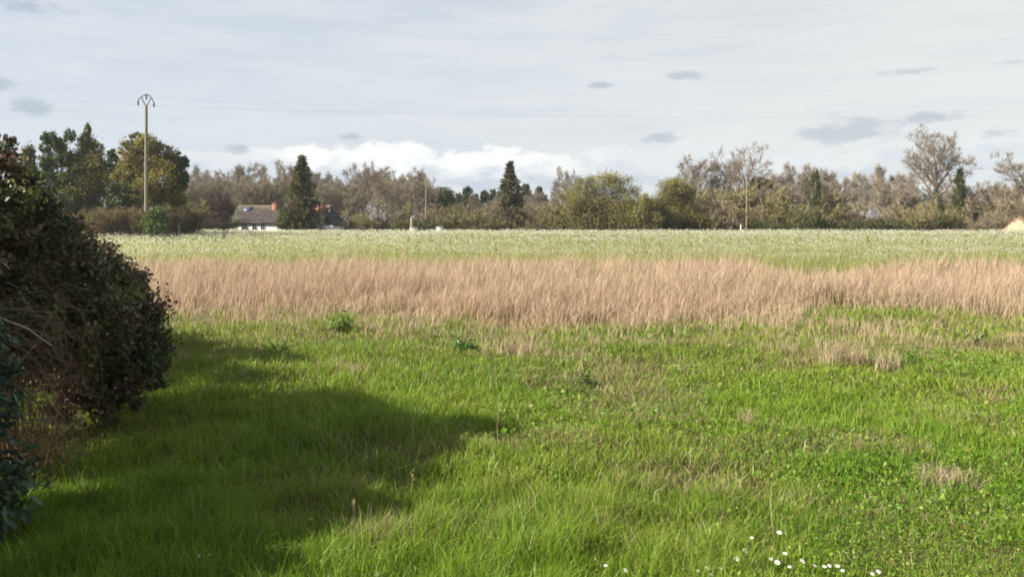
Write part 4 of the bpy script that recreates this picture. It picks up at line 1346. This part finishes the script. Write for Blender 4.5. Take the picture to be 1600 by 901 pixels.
def daisy_mesh():
    A = Acc()
    tube(A, [(0, 0, -0.02), (0.004, 0, 0.05), (0, 0, 0.10)], 0.0014, 0.0012, (0.10, 0.17, 0.03), 4)
    n = 13
    for i in range(n):
        a = 2 * PI * i / n
        u = np.array([math.cos(a), math.sin(a), 0]); s = np.array([-math.sin(a), math.cos(a), 0])
        z = np.array([0, 0, 1.0])
        p = z * 0.102
        A.add([p + u * 0.003, p + u * 0.012 - s * 0.0034 + z * 0.001, p + u * 0.0165, p + u * 0.012 + s * 0.0034 + z * 0.001], [(0, 1, 2), (0, 2, 3)], (0.82, 0.82, 0.80))
    rim = [(0.0052 * math.cos(2 * PI * i / 8), 0.0052 * math.sin(2 * PI * i / 8), 0.1035) for i in range(8)]
    A.add(rim + [(0, 0, 0.107)], [(i, (i + 1) % 8, 8) for i in range(8)], (0.75, 0.55, 0.05))
    return A.mesh('daisy')


dm_ = daisy_mesh(); dm_.materials.append(M_PETAL)
rd = random.Random(4)
daisies = [(948, 884), (970, 888), (1070, 893), (1083, 894), (1095, 892), (1108, 895), (1118, 895), (1155, 860), (1150, 876), (1157, 872), (1216, 835), (1205, 872), (1212, 881),
           (1228, 868), (1235, 884), (1240, 880), (1264, 884), (1290, 886), (1286, 889), (1310, 885), (1313, 863), (1318, 891), (1359, 893), (1364, 894), (1178, 838), (318, 870), (331, 866), (585, 893)]
for i, (px, py) in enumerate(daisies):
    x, y, z = spot(px, py + 16)
    o = link('daisy', dm_, None)
    o.location = (x, y, z + rd.uniform(-0.01, 0.022))
    o.rotation_euler = (rd.uniform(0.15, 0.6), rd.uniform(-0.3, 0.3), rd.uniform(-0.4, 0.4))
    s = rd.uniform(0.85, 1.3); o.scale = (s, s, s)
    lab, grp = 'small white daisy among the grass at the lower right', 'daisies at the lower right of the meadow'
    if px < 400: lab, grp = 'small white daisy in the hedge shadow at the lower left', 'daisies in the hedge shadow'
    elif px < 700: lab, grp = 'single white daisy at the bottom edge beside the dry tuft', None
    elif px < 1000: lab, grp = 'small white daisy of the pair at the bottom middle', 'pair of daisies at the bottom middle'
    elif abs(px - 1216) < 2 and py < 840: lab, grp = 'white daisy standing alone above the patch at the lower right', None
    tag(o, lab, 'daisy', grp)


def weed(px, py, h, n, size, cols, lab, seed, name='weed_plant', spread=0.5, aspect=0.35):
    rng = np.random.default_rng(seed)
    x, y, z = spot(px, py)
    t = thing(name, lab, 'plant', (x, y, z))
    A = Acc()
    for i in range(7):
        a = rng.uniform(0, 6.28)
        tube(A, [(0, 0, -0.03), (math.cos(a) * spread * 0.3, math.sin(a) * spread * 0.3, h * 0.5), (math.cos(a) * spread * 0.6, math.sin(a) * spread * 0.6, h * rng.uniform(0.7, 1.0))], 0.009, 0.003, np.array(cols[0]) * 1.2, 4)
    link('stem', A.mesh('stem'), M_GRASS, t)
    A = Acc()
    k = 11                                                       # ragged shoots of unequal height
    sa = rng.uniform(0, 6.28, k); sr = spread * np.sqrt(rng.uniform(size=k)); sh = h * rng.uniform(0.35, 1.1, k) * (1 - 0.35 * sr / spread)
    q = rng.integers(0, k, n); f = rng.uniform(size=n)
    P = np.stack([np.cos(sa[q]) * sr[q] * (0.35 + 0.65 * f), np.sin(sa[q]) * sr[q] * (0.35 + 0.65 * f), f * sh[q]], 1) + rng.normal(size=(n, 3)) * np.array([1, 1, 0.5]) * size * 0.35
    P[:, 2] = np.maximum(P[:, 2], 0.0)
    V, T, C = leaves(rng, P, size * rng.uniform(0.45, 1.2, n), pal(rng, n, cols), 0.6, aspect)
    A.add(V, T, C)
    link('foliage', A.mesh('foliage'), M_GRASS, t, kind='stuff')


weed(728, 553, 0.36, 170, 0.16, [(0.045, 0.11, 0.018), (0.065, 0.15, 0.022)], 'dark green leafy weed in front of the straw coloured grass', 301, spread=0.28)
weed(540, 518, 0.50, 420, 0.15, [(0.12, 0.19, 0.03), (0.16, 0.23, 0.045)], 'light green bushy weed at the edge of the straw coloured grass', 302, spread=0.45)
weed(915, 606, 0.20, 150, 0.10, [(0.04, 0.085, 0.022), (0.06, 0.12, 0.03)], 'small dark weed in the middle of the meadow', 303, spread=0.26)
weed(1527, 543, 0.34, 46, 0.13, [(0.035, 0.06, 0.025), (0.05, 0.08, 0.03)], 'sparse dark weed at the right below the straw coloured grass', 304, spread=0.24)
weed(1412, 568, 0.16, 200, 0.10, [(0.10, 0.20, 0.03), (0.13, 0.24, 0.04)], 'bright green low weed patch right of the dry stalks', 305, spread=0.55)
weed(221, 700, 0.16, 120, 0.07, [(0.05, 0.10, 0.025), (0.07, 0.14, 0.03)], 'small dark weed in the grass under the hedge', 306, spread=0.2)
weed(438, 553, 0.30, 160, 0.12, [(0.07, 0.15, 0.025), (0.09, 0.18, 0.03)], 'green tuft of weed standing on the edge of the hedge shadow', 307, spread=0.4, aspect=0.2)


def tuft(px, py, h, n, lab, seed, spread=0.25, lie=0.5, w=0.006):
    rng = np.random.default_rng(seed)
    x, y, z = spot(px, py)
    cols = pal(rng, n, [(0.40, 0.31, 0.19), (0.32, 0.23, 0.14), (0.47, 0.40, 0.28)])
    V, T, C = blades(rng, rng.normal(size=n) * spread * 0.5, rng.normal(size=n) * spread * 0.4, np.zeros(n), h * rng.uniform(0.5, 1.15, n), np.full(n, w), rng.uniform(0.1, lie, n), cols, cols * 1.05)
    flat = lie > 1.3 or spread > 0.45                            # a loose spread of straw nobody could count
    nm = 'dead_thatch' if flat else 'dry_grass_tuft'
    o = link(nm, tri_mesh(nm, V, T, C), M_DRY, kind='stuff' if flat else None)
    o.location = (x, y, z)
    if flat: o['label'] = lab
    else: tag(o, lab, 'grass tuft')


def stalk(px, py, h, lab, seed, lean=0.15, r=0.006, fork=True):
    rng = np.random.default_rng(seed)
    x, y, z = spot(px, py)
    A = Acc()
    top = np.array([lean * h, 0, h])
    tube(A, [(0, 0, -0.03), (lean * h * 0.3 + rng.normal() * 0.01, 0, h * 0.5), top], r, r * 0.6, (0.44, 0.35, 0.23), 5)
    if fork:
        tube(A, [(lean * h * 0.2, 0, h * 0.38), (lean * h * 0.2 - 0.09, 0.0, h * 0.62)], r * 0.7, r * 0.4, (0.42, 0.33, 0.22), 5)
    n = 16
    P = np.array([0, 0, 0.0]) + top + rng.normal(size=(n, 3)) * [0.008, 0.008, 0.03]
    V, T, C = tris(rng, P, unit(rng, n) * 0.6 + [0, 0, 0.8], 0.03, 0.006, pal(rng, n, [(0.45, 0.36, 0.23)])); A.add(V, T, C)
    o = link('dry_stalk', A.mesh('dry_stalk'), M_DRY)
    o.location = (x, y, z)
    tag(o, lab, 'stalk')


tuft(585, 850, 0.24, 420, 'matted beige tuft at the tip of the hedge shadow in the foreground', 401, 0.33, 1.4)
tuft(1480, 758, 0.24, 300, 'upright beige tuft in the green at the right', 402, 0.30, 0.9)
tuft(1305, 572, 0.55, 150, 'pale standing tuft of dry stalks right of centre', 403, 0.35, 0.35, 0.011)
tuft(1345, 570, 0.45, 60, 'thin pair of pale stalks right of the pale standing tuft', 404, 0.18, 0.3, 0.011)
tuft(805, 560, 0.55, 130, 'pale tall tuft standing in front of the straw coloured grass', 405, 0.35, 0.35, 0.012)
tuft(1385, 575, 0.36, 130, 'dense beige tuft left of the bright green weed patch', 406, 0.4, 0.6, 0.011)
tuft(1225, 555, 0.36, 130, 'slanting beige tuft below the straw coloured grass', 407, 0.4, 0.9, 0.011)
tuft(1168, 668, 0.30, 60, 'thin beige tuft in the middle of the green meadow', 408, 0.12, 0.5)
tuft(920, 722, 0.12, 170, 'low tan patch of dry grass in the middle of the green meadow', 412, 0.4, 1.5)
tuft(1075, 690, 0.12, 200, 'low tan patch of dry grass left of the thin beige tuft', 413, 0.55, 1.5)
tuft(1320, 690, 0.12, 220, 'wide flat tan patch of dry grass at the right of the meadow', 414, 0.7, 1.5)
tuft(570, 668, 0.12, 220, 'brown flattened patch of dry grass inside the hedge shadow', 415, 0.7, 1.5)
tuft(545, 585, 0.28, 120, 'loose beige wisps at the tip of the upper hedge shadow', 416, 0.5, 0.6, 0.008)
tuft(1172, 890, 0.12, 0 + 90, 'low beige tuft at the bottom beside the daisies', 409, 0.12, 1.2)
tuft(760, 890, 0.10, 320, 'flat brownish patch of dry grass at the bottom middle', 410, 0.5, 1.6)
tuft(1580, 718, 0.08, 160, 'flat pinkish dry clump at the right edge of the meadow', 411, 0.18, 1.6)
stalk(552, 838, 0.27, 'forked beige stalk standing at the matted tuft', 421, 0.0, 0.007)
stalk(772, 728, 0.30, 'pale leaning stalk at the end of the hedge shadow', 422, -0.3, 0.006, False)
stalk(640, 792, 0.26, 'dark thin seed stalk on the edge of the hedge shadow', 423, 0.1, 0.003)
stalk(779, 695, 0.42, 'reddish thin stalk behind the pale leaning stalk', 424, 0.02, 0.004, False)


# ------------------------------------------------------------------ thin spring haze over the fields
def haze():
    A = Acc()
    A.box(-1220, 1220, -40, 915, -1.2, 24, (1, 1, 1))
    m = bpy.data.materials.new('haze'); m.use_nodes = True
    t = m.node_tree; t.nodes.clear()
    v = t.nodes.new('ShaderNodeVolumePrincipled'); o = t.nodes.new('ShaderNodeOutputMaterial')
    v.inputs['Color'].default_value = (0.86, 0.92, 1.0, 1)
    v.inputs['Density'].default_value = 0.0002
    v.inputs['Anisotropy'].default_value = 0.2
    t.links.new(v.outputs[0], o.inputs['Volume'])
    link('haze', A.mesh('haze'), m, kind='stuff')


haze()
